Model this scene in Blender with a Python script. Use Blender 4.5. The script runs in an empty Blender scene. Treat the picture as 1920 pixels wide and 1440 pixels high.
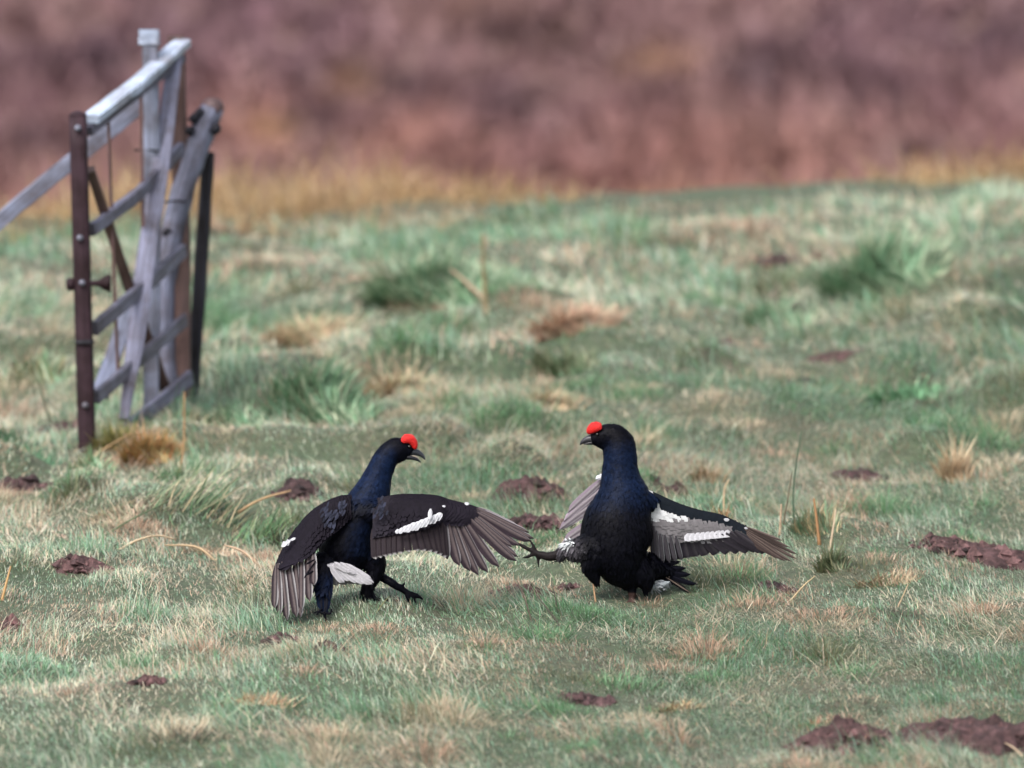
import bpy, math, random
import numpy as np
from mathutils import Vector

random.seed(7)
rng = np.random.default_rng(11)
sc = bpy.context.scene
COL = sc.collection

# ------------------------------------------------------------------ camera, sky, sun, exposure
FPX = 16725.0                       # focal length in pixels of the 1920 px wide photograph
CAMZ = 3.2
PITCH = 0.1022
FOCUS = 25.05
cam = bpy.data.cameras.new('camera')
camo = bpy.data.objects.new('camera', cam)
COL.objects.link(camo)
camo.location = (0, 0, CAMZ)
camo.rotation_euler = (math.pi / 2 - PITCH, 0, 0)
cam.sensor_width = 36
cam.lens = FPX / 1920 * 36
cam.clip_start = 0.5
cam.clip_end = 3000
cam.dof.use_dof = True
cam.dof.focus_distance = FOCUS
cam.dof.aperture_fstop = 2.6
cam.dof.aperture_blades = 0
sc.camera = camo

SUN_EL, SUN_AZ = math.radians(52), math.radians(215)   # azimuth from +Y clockwise: behind the camera, to the left
w = bpy.data.worlds.new('World')
sc.world = w
w.use_nodes = True
nt = w.node_tree
bg = nt.nodes['Background']
sky = nt.nodes.new('ShaderNodeTexSky')
sky.sky_type = 'NISHITA'
sky.sun_disc = False
sky.sun_elevation = SUN_EL
sky.sun_rotation = SUN_AZ
sky.dust_density = 4.0
sky.air_density = 1.0
hs = nt.nodes.new('ShaderNodeHueSaturation')           # cloud veil: most of the blue is gone
hs.inputs['Saturation'].default_value = 0.45
nt.links.new(sky.outputs[0], hs.inputs['Color'])
nt.links.new(hs.outputs[0], bg.inputs[0])
bg.inputs[1].default_value = 0.12
sun = bpy.data.lights.new('sun', 'SUN')
sun.energy = 1.1
sun.angle = math.radians(28)
sun.color = (1.0, 0.975, 0.945)
suno = bpy.data.objects.new('sun', sun)
COL.objects.link(suno)
sd = Vector((math.sin(SUN_AZ) * math.cos(SUN_EL), math.cos(SUN_AZ) * math.cos(SUN_EL), math.sin(SUN_EL)))
suno.rotation_euler = (-sd).to_track_quat('-Z', 'Y').to_euler()
sc.view_settings.view_transform = 'Standard'
sc.view_settings.look = 'None'
sc.view_settings.exposure = 1.4
sc.view_settings.gamma = 1
sc.cycles.use_denoising = True
sc.cycles.max_bounces = 6
sc.cycles.transparent_max_bounces = 4

# ------------------------------------------------------------------ numpy noise and terrain
def _hash(ix, iy, seed):
    h = (ix.astype(np.int64) * 374761393 + iy.astype(np.int64) * 668265263 + seed * 974634761) & 0xffffffff
    h = ((h ^ (h >> 13)) * 1274126177) & 0xffffffff
    h = h ^ (h >> 16)
    return (h & 0xffff) / 65535.0
def vnoise(x, y, seed=0):
    x = np.asarray(x, float); y = np.asarray(y, float)
    ix = np.floor(x); iy = np.floor(y)
    fx = x - ix; fy = y - iy
    fx = fx * fx * (3 - 2 * fx); fy = fy * fy * (3 - 2 * fy)
    a = _hash(ix, iy, seed); b = _hash(ix + 1, iy, seed)
    c = _hash(ix, iy + 1, seed); d = _hash(ix + 1, iy + 1, seed)
    return (a * (1 - fx) + b * fx) * (1 - fy) + (c * (1 - fx) + d * fx) * fy
def fbm(x, y, seed=0, oct=3):
    s = 0; a = 1; t = 0
    x = np.asarray(x, float); y = np.asarray(y, float)
    for i in range(oct):
        s = s + a * vnoise(x * 2 ** i + 17.3 * i, y * 2 ** i + 5.1 * i, seed + i); t += a; a *= 0.5
    return s / t
def sst(a, b, x):
    t = np.clip((x - a) / (b - a), 0, 1)
    return t * t * (3 - 2 * t)
def yedge(x):
    x = np.clip(x, -8, 8)
    return 32.75 + 0.27 * x + 0.5 * (vnoise(x * 0.8, x * 0 + 3.3, 77) - 0.5)
def gz(x, y):
    x = np.asarray(x, float); y = np.asarray(y, float)
    t = np.maximum(0, y - yedge(x))
    far = sst(0, 8, t)
    bump = 0.075 * (fbm(x * 0.9, y * 0.55, 3, 2) - 0.5) + 0.06 * (vnoise(x * 2.6, y * 1.5, 9) - 0.5) + 0.04 * (vnoise(x * 5.5, y * 3.4, 15) - 0.5) + 0.09 * sst(0.62, 0.85, vnoise(x * 3.1 + 7, y * 2.3 + 4, 19)) * (0.35 + 0.65 * sst(25.5, 28, y)) * (1 - sst(-3.0, -0.3, y - yedge(x)))
    z = bump * (1 - far) + 0.05 * (np.minimum(y, yedge(x)) - 25) - 0.125 * t * sst(0, 9, t) * (y < 5000)
    # the valley bottom and the moor behind it
    hill = -4.25 + 0.24 * np.maximum(0, y - 72) + 0.4 * (fbm(x * 0.22, y * 0.16, 31, 2) - 0.5) + 0.12 * (vnoise(x * 0.7, y * 0.7, 35) - 0.5)
    hill = np.where(y > 150, hill - 0.19 * np.maximum(0, y - 150), hill)
    k = sst(62, 76, y)
    z = z * (1 - k) + hill * k
    return z
def gz1(x, y):
    return float(gz(np.array([x]), np.array([y]))[0])

CT, ST = math.cos(PITCH), math.sin(PITCH)
def P(px, py, d):
    a = (px - 960) / FPX; b = (720 - py) / FPX
    return np.array([d * a, d * (CT + b * ST), CAMZ + d * (-ST + b * CT)])
def proj(v):
    v = np.asarray(v, float)
    y = v[..., 1]; z = v[..., 2] - CAMZ
    d = y * CT - z * ST; u = y * ST + z * CT
    return np.stack([960 + FPX * v[..., 0] / d, 720 - FPX * u / d], -1)
def ghit(px, py):
    d = 25.0
    for _ in range(40):
        p = P(px, py, d)
        b = (720 - py) / FPX
        d2 = (CAMZ - gz1(p[0], p[1])) / (ST - b * CT)
        d += 0.6 * (d2 - d)
    return d
def G(px, py):
    return P(px, py, ghit(px, py))

# ------------------------------------------------------------------ mesh helpers
def rawmesh(name, V, T, cols=None, smooth=False):
    """V (n,3), T (m,k) uniform faces"""
    me = bpy.data.meshes.new(name)
    V = np.asarray(V, np.float32); T = np.asarray(T, np.int32)
    m, k = T.shape
    me.vertices.add(len(V)); me.vertices.foreach_set('co', V.ravel())
    me.loops.add(m * k); me.loops.foreach_set('vertex_index', T.ravel())
    me.polygons.add(m); me.polygons.foreach_set('loop_start', np.arange(0, m * k, k, dtype=np.int32))
    me.update(calc_edges=True)
    if smooth:
        me.polygons.foreach_set('use_smooth', np.ones(m, bool))
    if cols is not None:
        c = np.ones((len(V), 4), np.float32); c[:, :3] = cols
        at = me.color_attributes.new('col', 'FLOAT_COLOR', 'POINT')
        at.data.foreach_set('color', c.ravel())
    return me
def link(name, me, mat, parent=None, loc=None):
    o = bpy.data.objects.new(name, me)
    COL.objects.link(o)
    if mat is not None:
        me.materials.clear(); me.materials.append(mat)
    if parent is not None: o.parent = parent
    if loc is not None: o.location = loc
    return o
def thing(name, loc, label, cat, group=None):
    o = bpy.data.objects.new(name, None)
    o.empty_display_size = 0.1
    COL.objects.link(o); o.location = loc
    return tag(o, label, cat, group)
def tag(o, label, cat, group=None, kind=None):
    if label: o['label'] = label
    if cat: o['category'] = cat
    if group: o['group'] = group
    if kind: o['kind'] = kind
    return o

class MB:
    def __init__(self): self.v = []; self.f = []; self.c = []; self.l = []; self.n = 0
    def add(self, V, F, C=None, L=None):
        V = np.asarray(V, float).reshape(-1, 3)
        self.v.append(V)
        self.f += [tuple(i + self.n for i in f) for f in F]
        C = np.array([1, 1, 1.]) if C is None else np.asarray(C, float)
        self.c.append(np.broadcast_to(C, V.shape).copy())
        self.l.append(np.zeros_like(V) if L is None else np.asarray(L, float))
        self.n += len(V)
    def mesh(self, name, origin=(0, 0, 0), smooth=True):
        V = np.concatenate(self.v) - np.asarray(origin)
        me = bpy.data.meshes.new(name)
        me.from_pydata(V.tolist(), [], self.f)
        C = np.ones((len(V), 4), np.float32); C[:, :3] = np.concatenate(self.c)
        at = me.color_attributes.new('col', 'FLOAT_COLOR', 'POINT'); at.data.foreach_set('color', C.ravel())
        L = np.concatenate(self.l).astype(np.float32)
        at = me.attributes.new('lc', 'FLOAT_VECTOR', 'POINT'); at.data.foreach_set('vector', L.ravel())
        if smooth: me.polygons.foreach_set('use_smooth', np.ones(len(me.polygons), bool))
        me.update()
        return me
    def build(self, name, mat, parent=None, origin=(0, 0, 0), smooth=True):
        return link(name, self.mesh(name, origin, smooth), mat, parent)

def norm(v):
    v = np.asarray(v, float); return v / max(1e-9, np.linalg.norm(v))
def catmull(pts, n):
    """smooth resample of a list of vectors of any dimension"""
    p = np.asarray(pts, float)
    if len(p) < 3:
        t = np.linspace(0, 1, n)[:, None]; return p[0] * (1 - t) + p[-1] * t
    q = np.vstack([2 * p[0] - p[1], p, 2 * p[-1] - p[-2]])
    seg = len(p) - 1
    out = []
    for s in np.linspace(0, seg, n):
        i = min(int(s), seg - 1); t = s - i
        a, b, c, d = q[i], q[i + 1], q[i + 2], q[i + 3]
        out.append(0.5 * ((2 * b) + (c - a) * t + (2 * a - 5 * b + 4 * c - d) * t * t + (3 * b - a - 3 * c + d) * t ** 3))
    return np.array(out)
CAMF = np.array([0, CT, -ST])
def loft(mb, pts, ra, rb, depth=CAMF, seg=16, cap=True, col=None, shape=None, jitter=0.0, seed=0):
    """pts: centres; ra: half width across, rb: half width along 'depth'"""
    pts = np.asarray(pts, float); n = len(pts)
    r = np.random.default_rng(seed)
    V = []; L = []
    if shape is None:
        an = np.linspace(0, 2 * np.pi, seg, endpoint=False)
        shape = np.stack([np.cos(an), np.sin(an)], 1)
    seg = len(shape)
    dist = 0
    for i in range(n):
        t = norm(pts[min(i + 1, n - 1)] - pts[max(i - 1, 0)])
        b = norm(np.asarray(depth) - t * np.dot(depth, t))
        a = np.cross(t, b)
        if i: dist += np.linalg.norm(pts[i] - pts[i - 1])
        s = shape * (1 + jitter * r.normal(size=(seg, 1)))
        V.append(pts[i] + s[:, :1] * ra[i] * a + s[:, 1:] * rb[i] * b)
        ang = np.arange(seg) / seg
        L.append(np.stack([s[:, 0] * ra[i], s[:, 1] * rb[i], np.full(seg, dist)], 1))
    F = []
    for i in range(n - 1):
        for j in range(seg):
            k = (j + 1) % seg
            F.append((i * seg + j, i * seg + k, (i + 1) * seg + k, (i + 1) * seg + j))
    if cap:
        F.append(tuple(range(seg))[::-1]); F.append(tuple(range((n - 1) * seg, n * seg)))
    mb.add(np.concatenate(V), F, col, np.concatenate(L))
RECT = np.array([(-1, -.8), (-.85, -1), (-.3, -1), (.3, -1), (.85, -1), (1, -.8), (1, 0), (1, .8), (.85, 1), (.3, 1), (-.3, 1), (-.85, 1), (-1, .8), (-1, 0)])
def beam(name, ctrl, wid, dep, mat, parent, origin, depth=CAMF, n=12, col=(1, 1, 1), jitter=0.04, seed=1, shape=RECT, smooth=False):
    """a length of timber or bar: ctrl points, full width and full depth (scalar or per control point)"""
    c = catmull(ctrl, n)
    ww = catmull(np.asarray(np.broadcast_to(wid, len(ctrl)), float)[:, None], n)[:, 0] / 2
    dd = catmull(np.asarray(np.broadcast_to(dep, len(ctrl)), float)[:, None], n)[:, 0] / 2
    mb = MB(); loft(mb, c, ww, dd, depth=depth, shape=shape, jitter=jitter, seed=seed, col=col)
    return mb.build(name, mat, parent, origin, smooth)
CIRC = np.stack([np.cos(np.linspace(0, 2 * np.pi, 14, endpoint=False)), np.sin(np.linspace(0, 2 * np.pi, 14, endpoint=False))], 1)

# ------------------------------------------------------------------ materials
def newmat(name):
    m = bpy.data.materials.new(name); m.use_nodes = True
    nt = m.node_tree
    return m, nt, nt.nodes['Principled BSDF'], nt.nodes['Material Output']
def N(nt, t, **kw):
    n = nt.nodes.new(t)
    for k, v in kw.items(): setattr(n, k, v)
    return n
def attr(nt, name):
    a = N(nt, 'ShaderNodeAttribute'); a.attribute_name = name; return a
def noise(nt, vec, scale, detail=4, rough=0.6):
    n = N(nt, 'ShaderNodeTexNoise'); n.inputs['Scale'].default_value = scale
    n.inputs['Detail'].default_value = detail; n.inputs['Roughness'].default_value = rough
    if vec is not None: nt.links.new(vec, n.inputs['Vector'])
    return n
def ramp(nt, fac, stops):
    r = N(nt, 'ShaderNodeValToRGB')
    e = r.color_ramp.elements
    while len(e) < len(stops): e.new(0.5)
    for i, (p, c) in enumerate(stops):
        e[i].position = p; e[i].color = (*c, 1)
    nt.links.new(fac, r.inputs[0]); return r
def mul(nt, a, b, fac=1.0):
    m = N(nt, 'ShaderNodeMix', data_type='RGBA', blend_type='MULTIPLY'); m.inputs[0].default_value = fac
    nt.links.new(a, m.inputs[6]); nt.links.new(b, m.inputs[7]); return m.outputs[2]
def bump(nt, bs, h, strength, dist=0.01):
    b = N(nt, 'ShaderNodeBump'); b.inputs['Strength'].default_value = strength; b.inputs['Distance'].default_value = dist
    nt.links.new(h, b.inputs['Height']); nt.links.new(b.outputs[0], bs.inputs['Normal'])
def attr_mat(name, rough=0.6, spec=0.3, var=(0.7, 1.25), scale=60, transl=0.0, bumpst=0.0, coat=0.0):
    m, nt, bs, out = newmat(name)
    a = attr(nt, 'col')
    tc = N(nt, 'ShaderNodeTexCoord')
    nz = noise(nt, tc.outputs['Object'], scale)
    r = ramp(nt, nz.outputs[0], [(0.25, (var[0],) * 3), (0.75, (var[1],) * 3)])
    c = mul(nt, a.outputs['Color'], r.outputs[0])
    nt.links.new(c, bs.inputs['Base Color'])
    bs.inputs['Roughness'].default_value = rough
    bs.inputs['Specular IOR Level'].default_value = spec
    bs.inputs['Coat Weight'].default_value = coat
    if bumpst: bump(nt, bs, nz.outputs[0], bumpst, 0.004)
    if transl:
        t = N(nt, 'ShaderNodeBsdfTranslucent'); nt.links.new(c, t.inputs[0])
        mx = N(nt, 'ShaderNodeMixShader'); mx.inputs[0].default_value = transl
        nt.links.new(bs.outputs[0], mx.inputs[1]); nt.links.new(t.outputs[0], mx.inputs[2])
        nt.links.new(mx.outputs[0], out.inputs[0])
    return m
M_GRASS = attr_mat('grass_blades', 0.45, 0.45, (0.8, 1.15), 12, 0.4)
M_STRAW = attr_mat('straw_and_rush', 0.55, 0.3, (0.75, 1.2), 40, 0.2)
M_HEATH = attr_mat('heather_twigs', 0.8, 0.15, (0.75, 1.25), 3, 0.1)
M_PLUME = attr_mat('black_plumage', 0.52, 0.06, (0.45, 1.6), 75, 0.0, 0.4)
M_FEATH = attr_mat('feather_vanes', 0.6, 0.07, (0.85, 1.15), 160, 0.1)
M_BEAK = attr_mat('beak_horn', 0.35, 0.4, (0.85, 1.15), 200)
M_COMB = attr_mat('red_comb_skin', 0.45, 0.3, (0.55, 1.2), 320, 0.0, 0.9)
M_EYE = attr_mat('eye', 0.08, 0.6, (1, 1), 10)

def soil_mat():
    m, nt, bs, out = newmat('peaty_soil')
    tc = N(nt, 'ShaderNodeTexCoord')
    a = attr(nt, 'col')
    n1 = noise(nt, tc.outputs['Object'], 38, 6, 0.7)
    r = ramp(nt, n1.outputs[0], [(0.32, (0.25, 0.2, 0.2)), (0.5, (1, 0.95, 0.95)), (0.68, (2.1, 2.0, 2.1))])
    nt.links.new(mul(nt, a.outputs['Color'], r.outputs[0]), bs.inputs['Base Color'])
    bs.inputs['Roughness'].default_value = 0.75
    bs.inputs['Specular IOR Level'].default_value = 0.3
    bump(nt, bs, n1.outputs[0], 0.9, 0.012)
    return m
M_SOIL = soil_mat()

def ground_mat():
    m, nt, bs, out = newmat('turf_ground')
    tc = N(nt, 'ShaderNodeTexCoord')
    n1 = noise(nt, tc.outputs['Object'], 2.2, 5)
    n2 = noise(nt, tc.outputs['Object'], 45, 4)
    r = ramp(nt, n1.outputs[0], [(0.3, (0.04, 0.062, 0.03)), (0.5, (0.058, 0.075, 0.04)), (0.7, (0.07, 0.065, 0.04))])
    r2 = ramp(nt, n2.outputs[0], [(0.3, (0.5, 0.5, 0.5)), (0.7, (1.3, 1.3, 1.3))])
    nt.links.new(mul(nt, r.outputs[0], r2.outputs[0]), bs.inputs['Base Color'])
    bs.inputs['Roughness'].default_value = 0.9
    bump(nt, bs, n2.outputs[0], 0.6, 0.02)
    return m
def moor_mat():
    m, nt, bs, out = newmat('moor_ground')
    tc = N(nt, 'ShaderNodeTexCoord')
    n1 = noise(nt, tc.outputs['Object'], 0.5, 5)
    r = ramp(nt, n1.outputs[0], [(0.3, (0.10, 0.058, 0.056)), (0.5, (0.13, 0.073, 0.066)), (0.7, (0.15, 0.085, 0.07))])
    nt.links.new(r.outputs[0], bs.inputs['Base Color'])
    bs.inputs['Roughness'].default_value = 0.95
    return m
M_GROUND, M_MOOR = ground_mat(), moor_mat()

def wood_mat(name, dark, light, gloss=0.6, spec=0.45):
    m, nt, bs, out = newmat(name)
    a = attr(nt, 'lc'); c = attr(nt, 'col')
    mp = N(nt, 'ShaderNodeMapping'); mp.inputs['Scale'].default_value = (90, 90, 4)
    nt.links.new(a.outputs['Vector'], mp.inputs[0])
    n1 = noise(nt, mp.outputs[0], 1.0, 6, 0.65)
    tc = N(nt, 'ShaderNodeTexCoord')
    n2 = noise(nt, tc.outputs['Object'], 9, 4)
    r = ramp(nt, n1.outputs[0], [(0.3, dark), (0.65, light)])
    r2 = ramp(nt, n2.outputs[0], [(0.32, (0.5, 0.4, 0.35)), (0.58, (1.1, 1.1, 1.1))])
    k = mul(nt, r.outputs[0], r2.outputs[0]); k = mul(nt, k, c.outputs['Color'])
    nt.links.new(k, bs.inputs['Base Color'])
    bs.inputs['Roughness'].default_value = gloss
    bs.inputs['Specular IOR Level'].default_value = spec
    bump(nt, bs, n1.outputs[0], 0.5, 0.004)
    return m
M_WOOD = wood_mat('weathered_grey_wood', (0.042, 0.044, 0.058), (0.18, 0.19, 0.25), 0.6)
M_SKYWOOD = wood_mat('sky_tinted_pale_wood', (0.25, 0.30, 0.39), (0.40, 0.46, 0.58), 0.25)  # pale blue of reflected sky painted into the base colour
M_BROWN = wood_mat('brown_wet_wood', (0.035, 0.022, 0.02), (0.12, 0.07, 0.06), 0.55)
M_STEEL = wood_mat('painted_steel_maroon', (0.017, 0.0085, 0.0115), (0.034, 0.018, 0.024), 0.6, 0.15)
M_DARK = wood_mat('dark_steel', (0.012, 0.012, 0.016), (0.03, 0.03, 0.038), 0.6, 0.2)

# ------------------------------------------------------------------ ground sheet
def axis(lo, hi, step, out_lo, out_hi, g=1.16):
    a = list(np.arange(lo, hi + 1e-6, step))
    s = step; x = hi
    while x < out_hi: s = min(s * g, out_hi * 0.2); x += s; a.append(x)
    s = step; x = lo; b = []
    while x > out_lo: s = min(s * g, abs(out_lo) * 0.2 + 5); x -= s; b.append(x)
    return np.array(b[::-1] + a)
def sheet(xs, ys):
    X, Y = np.meshgrid(xs, ys); Z = gz(X, Y)
    nx, ny = len(xs), len(ys)
    i = np.arange(nx * ny).reshape(ny, nx)
    T = np.stack([i[:-1, :-1], i[:-1, 1:], i[1:, 1:], i[1:, :-1]], -1).reshape(-1, 4)
    return np.stack([X, Y, Z], -1).reshape(-1, 3), T
xs = axis(-4.5, 4.5, 0.075, -600, 600)
ya = axis(20, 40, 0.08, -60, 47)
ya = np.append(ya[ya < 52], 52.0)
V, T = sheet(xs, ya)
tag(link('ground', rawmesh('ground', V, T, smooth=True), M_GROUND), None, None, kind='structure')
xs2 = axis(-11, 11, 0.25, -600, 600)
yb = axis(60, 105, 0.3, 53, 1500); yb = np.append(52.0, yb[yb > 52.2])
V, T = sheet(xs2, yb)
tag(link('hillside', rawmesh('hillside', V, T, smooth=True), M_MOOR), None, None, kind='structure')

# ------------------------------------------------------------------ blades
def blades(pos, az, lean, length, width, col, curl=0.5, tipw=0.25):
    """five-vertex blades; lean = angle from vertical at the base, curl adds to it towards the tip"""
    n = len(pos)
    h = np.stack([np.sin(az), np.cos(az), np.zeros(n)], 1)
    s = np.stack([np.cos(az), -np.sin(az), np.zeros(n)], 1)
    tw = rng.uniform(-1.2, 1.2, n)[:, None]
    s = s * np.cos(tw) + h * np.sin(tw) * 0.9
    up = np.array([0, 0, 1.0])
    d1 = h * np.sin(lean)[:, None] + up * np.cos(lean)[:, None]
    l2 = lean + curl
    d2 = h * np.sin(l2)[:, None] + up * np.cos(l2)[:, None]
    L = length[:, None]; W = width[:, None] / 2
    m = pos + d1 * L * 0.5
    tip = m + d2 * L * 0.5
    V = np.stack([pos - s * W, pos + s * W, m - s * W * 0.8, m + s * W * 0.8, tip], 1).reshape(-1, 3)
    b = np.arange(n)[:, None] * 5
    T = np.concatenate([b + np.array([[0, 1, 3]]), b + np.array([[0, 3, 2]]), b + np.array([[2, 3, 4]])], 1).reshape(-1, 3)
    C = np.repeat(col, 5, axis=0)
    return V, T, C
def pick(cols, p):
    k = (rng.random(len(p))[:, None] > np.cumsum(p, 1)).sum(1)
    return np.asarray(cols)[np.clip(k, 0, len(cols) - 1)]

# ------------------------------------------------------------------ mounds of bare soil (positions reused to thin the grass)
# px, py (base), width, height, redness, label
MOUNDS = [
 (1585, 1412, 205, 74, 1.0, 'broad reddish-brown soil mound with ridged top, smaller neighbour of the long bare heap'),
 (1850, 1400, 270, 66, 0.9, 'long dark reddish soil heap with a pale stalk lying against it'),
 (1845, 1050, 250, 34, 0.9, 'long crumbled brown molehill in the short grass beyond the right bird'),
 (992, 945, 125, 76, 0.8, 'crumbly brown molehill just above the spread wing tips between the birds'),
 (1018, 1000, 140, 56, 0.5, 'dark brown soil patch directly behind the feather tips between the birds'),
 (975, 1128, 120, 34, 0.9, 'low reddish soil patch beside dry twigs below the kicking foot'),
 (1066, 1110, 30, 18, 0.8, 'tiny brown clod beside the reddish soil patch under the kicking foot'),
 (158, 1072, 95, 34, 0.9, 'reddish-brown clod in the grass below the bent rushes near the gate'),
 (1612, 905, 90, 32, 0.4, 'flat dark molehill beside the pale dead tussock'),
 (527, 1208, 60, 26, 0.5, 'small dark clod below the drooping wing of the left bird'),
 (276, 1285, 56, 24, 1.0, 'small reddish clod half sunk in green grass'),
 (628, 1224, 66, 18, 0.3, 'flat purplish soil patch in front of the left bird\'s tail'),
 (14, 1190, 70, 42, 1.3, 'small orange-brown soil heap at the foot of bent straw'),
 (1262, 935, 70, 46, 0.6, 'dark peat clod just above the white-edged wing of the right bird'),
 (40, 905, 110, 52, 0.5, 'dark brown soil mound in front of the maroon gate post'),
 (1455, 1112, 64, 20, 0.7, 'brown scrape in pale grass below the right bird\'s wing tip'),
 (1100, 1318, 90, 16, 0.3, 'thin dark soil scar in pale foreground grass'),
 (1568, 682, 90, 34, 0.9, 'blurred brown mound under a low straw tuft in mid field'),
 (1505, 730, 60, 30, 0.2, 'blurred blackish clod in mid field above the pale tussock'),
 (1355, 658, 60, 30, 0.3, 'blurred dark clod beyond the right bird in mid field'),
 (1545, 492, 50, 40, 1.0, 'blurred rusty clod beside the dark green rush clump far up the field'),
 (1460, 494, 70, 24, 0.3, 'blurred grey-brown clod far up the field beside the rusty one'),
 (1492, 600, 44, 50, 0.5, 'blurred dark upright clod among green rushes up the field'),
 (330, 745, 80, 24, 0.2, 'black wet hollow edge of soil at the foot of the leaning post'),
 (110, 812, 70, 26, 0.6, 'blurred brown clod just behind the maroon gate post'),
 (555, 910, 80, 40, 0.3, 'shaded brown soil bank behind the left bird\'s shoulder'),
]
mound_xy = []
def mound(px, py, wpx, hpx, red, label):
    g = G(px, py - 0.18 * hpx)
    scl = FPX / g[1]
    rx = wpx / 2 / scl; ry = min(rx * 0.9, max(0.05, 2.2 * hpx / scl)); hz = hpx / scl * (0.30 + 0.30 * min(1, wpx / 200) ** 2)
    mound_xy.append((g[0], g[1], rx, ry))
    r = np.random.default_rng(int(px * 7 + py))
    nu, nr = 80, 26
    th = np.linspace(0, 2 * np.pi, nu, endpoint=False)
    out = 1 + 0.9 * (vnoise(np.cos(th) * 1.9 + px, np.sin(th) * 1.9, 5) - 0.5) + 0.6 * (vnoise(np.cos(th) * 5 + px, np.sin(th) * 5, 6) - 0.5) + 0.07 * r.normal(size=nu)
    V = [[0, 0, hz]]; C = []
    base = np.array([0.050, 0.029, 0.029]) * (0.6 + 0.5 * red) * np.array([1, 1 - 0.06 * red, 1 - 0.1 * red])
    for i in range(1, nr + 1):
        t = i / nr
        x = np.cos(th) * t * out * rx; y = np.sin(th) * t * out * ry
        ridge = fbm((x + g[0]) * 14, (y + g[1]) * 9 + px, 21, 3)
        gx, gy = x + g[0], y + g[1]
        prof = 1 - t ** 3.2
        rid = 1 - np.abs(2 * fbm(gx * 16 + gy * 9, gy * 22, 24, 3) - 1)
        z = hz * prof * (0.1 + 1.2 * ridge * (0.5 + 0.9 * fbm(gx * 7 + 3, gy * 6, 22, 2)) + 0.5 * (rid - 0.5))
        z = z + 0.026 * (fbm(gx * 50, gy * 45, 8, 3) - 0.5) * (1 - t ** 4)
        zz = gz(x + g[0], y + g[1]) - g[2] + z + 0.012 * (1 - t) - 0.03 * (t ** 8)
        V += np.stack([x, y, zz], 1).tolist()
    V = np.array(V); V[0, 2] = V[1:nu + 1, 2].mean()
    F = [(0, 1 + j, 1 + (j + 1) % nu) for j in range(nu)]
    for i in range(nr - 1):
        for j in range(nu):
            k = (j + 1) % nu; a = 1 + i * nu; b = a + nu
            F.append((a + j, b + j, b + k, a + k))
    col = base * (0.75 + 0.55 * vnoise(V[:, 0] * 40 + px, V[:, 1] * 40, 4))[:, None]
    t = thing('soil_mound', g, label, 'soil mound', 'bare soil mounds and clods in the field')
    mb = MB(); mb.add(V, F, col); mb.build('mound', M_SOIL, t)
    # loose crumbs
    mb = MB()
    nc = int(np.clip(wpx * 1.6, 40, 360))
    for _ in range(nc):
        a = r.uniform(0, 2 * np.pi); q = r.uniform(0.1, 1.18)
        x = np.cos(a) * q * rx; y = np.sin(a) * q * ry
        s = r.lognormal(math.log(0.0062), 0.5) * (1 + rx * 1.0)
        zt = gz1(x + g[0], y + g[1]) - g[2] + hz * max(0, 1 - q ** 3) * 0.6 + s * 0.2
        an = np.linspace(0, 2 * np.pi, 5, endpoint=False) + r.uniform(0, 6)
        ringv = [[x, y, zt - s]] + [[x + np.cos(k) * s * r.uniform(.7, 1.4), y + np.sin(k) * s * r.uniform(.7, 1.4), zt + r.uniform(-.4, .4) * s] for k in an] + [[x + r.uniform(-.3, .3) * s, y, zt + s * r.uniform(.6, 1.2)]]
        Fc = [(0, 1 + (j + 1) % 5, 1 + j) for j in range(5)] + [(6, 1 + j, 1 + (j + 1) % 5) for j in range(5)]
        mb.add(ringv, Fc, base * r.uniform(0.5, 2.2))
    o = mb.build('crumbs', M_SOIL, t, smooth=False); o['kind'] = 'stuff'
for m_ in MOUNDS: mound(*m_)

# ------------------------------------------------------------------ field grass (uncountable)
GREEN = (0.125, 0.26, 0.12); TEAL = (0.25, 0.40, 0.275); PALE = (0.55, 0.575, 0.45)
STRAW = (0.66, 0.56, 0.42); TAN = (0.54, 0.37, 0.265); DARK = (0.07, 0.085, 0.05)
GCOLS = [GREEN, TEAL, PALE, STRAW, TAN, DARK]
TRODDEN = [tuple(G(a_, b_)[:2]) for a_, b_ in ((772, 1142), (700, 1136), (608, 1154), (1184, 1128), (1230, 1130), (1130, 1128))]
TUFTPAL = [[(0.62, 0.52, 0.37), (0.55, 0.42, 0.29), (0.45, 0.4, 0.27)], [(0.5, 0.32, 0.22), (0.4, 0.25, 0.17), (0.56, 0.42, 0.31)], [(0.12, 0.25, 0.11), (0.17, 0.32, 0.17), (0.09, 0.18, 0.08)], [(0.14, 0.15, 0.075), (0.24, 0.23, 0.13), (0.08, 0.1, 0.05)], [(0.09, 0.06, 0.045), (0.14, 0.1, 0.07), (0.06, 0.05, 0.035)]]  # last palette paints the shade of small dips as dark blades
TUFTS = []
for _ in range(420):
    ty = 21.5 + 11.5 * rng.random(); tx = rng.uniform(-1, 1) * (0.0574 * ty + 0.8)
    kd = int(rng.choice(5, p=[0.28, 0.22, 0.26, 0.14, 0.10]))
    TUFTS.append((tx, ty, rng.uniform(0.05, 0.15) * (1 + 0.05 * max(0, ty - 26)), kd, (0.5, 0.5, 0.7, 0.8, -0.45)[kd] * (0.6 + 0.12 * max(0, ty - 25))))
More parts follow.
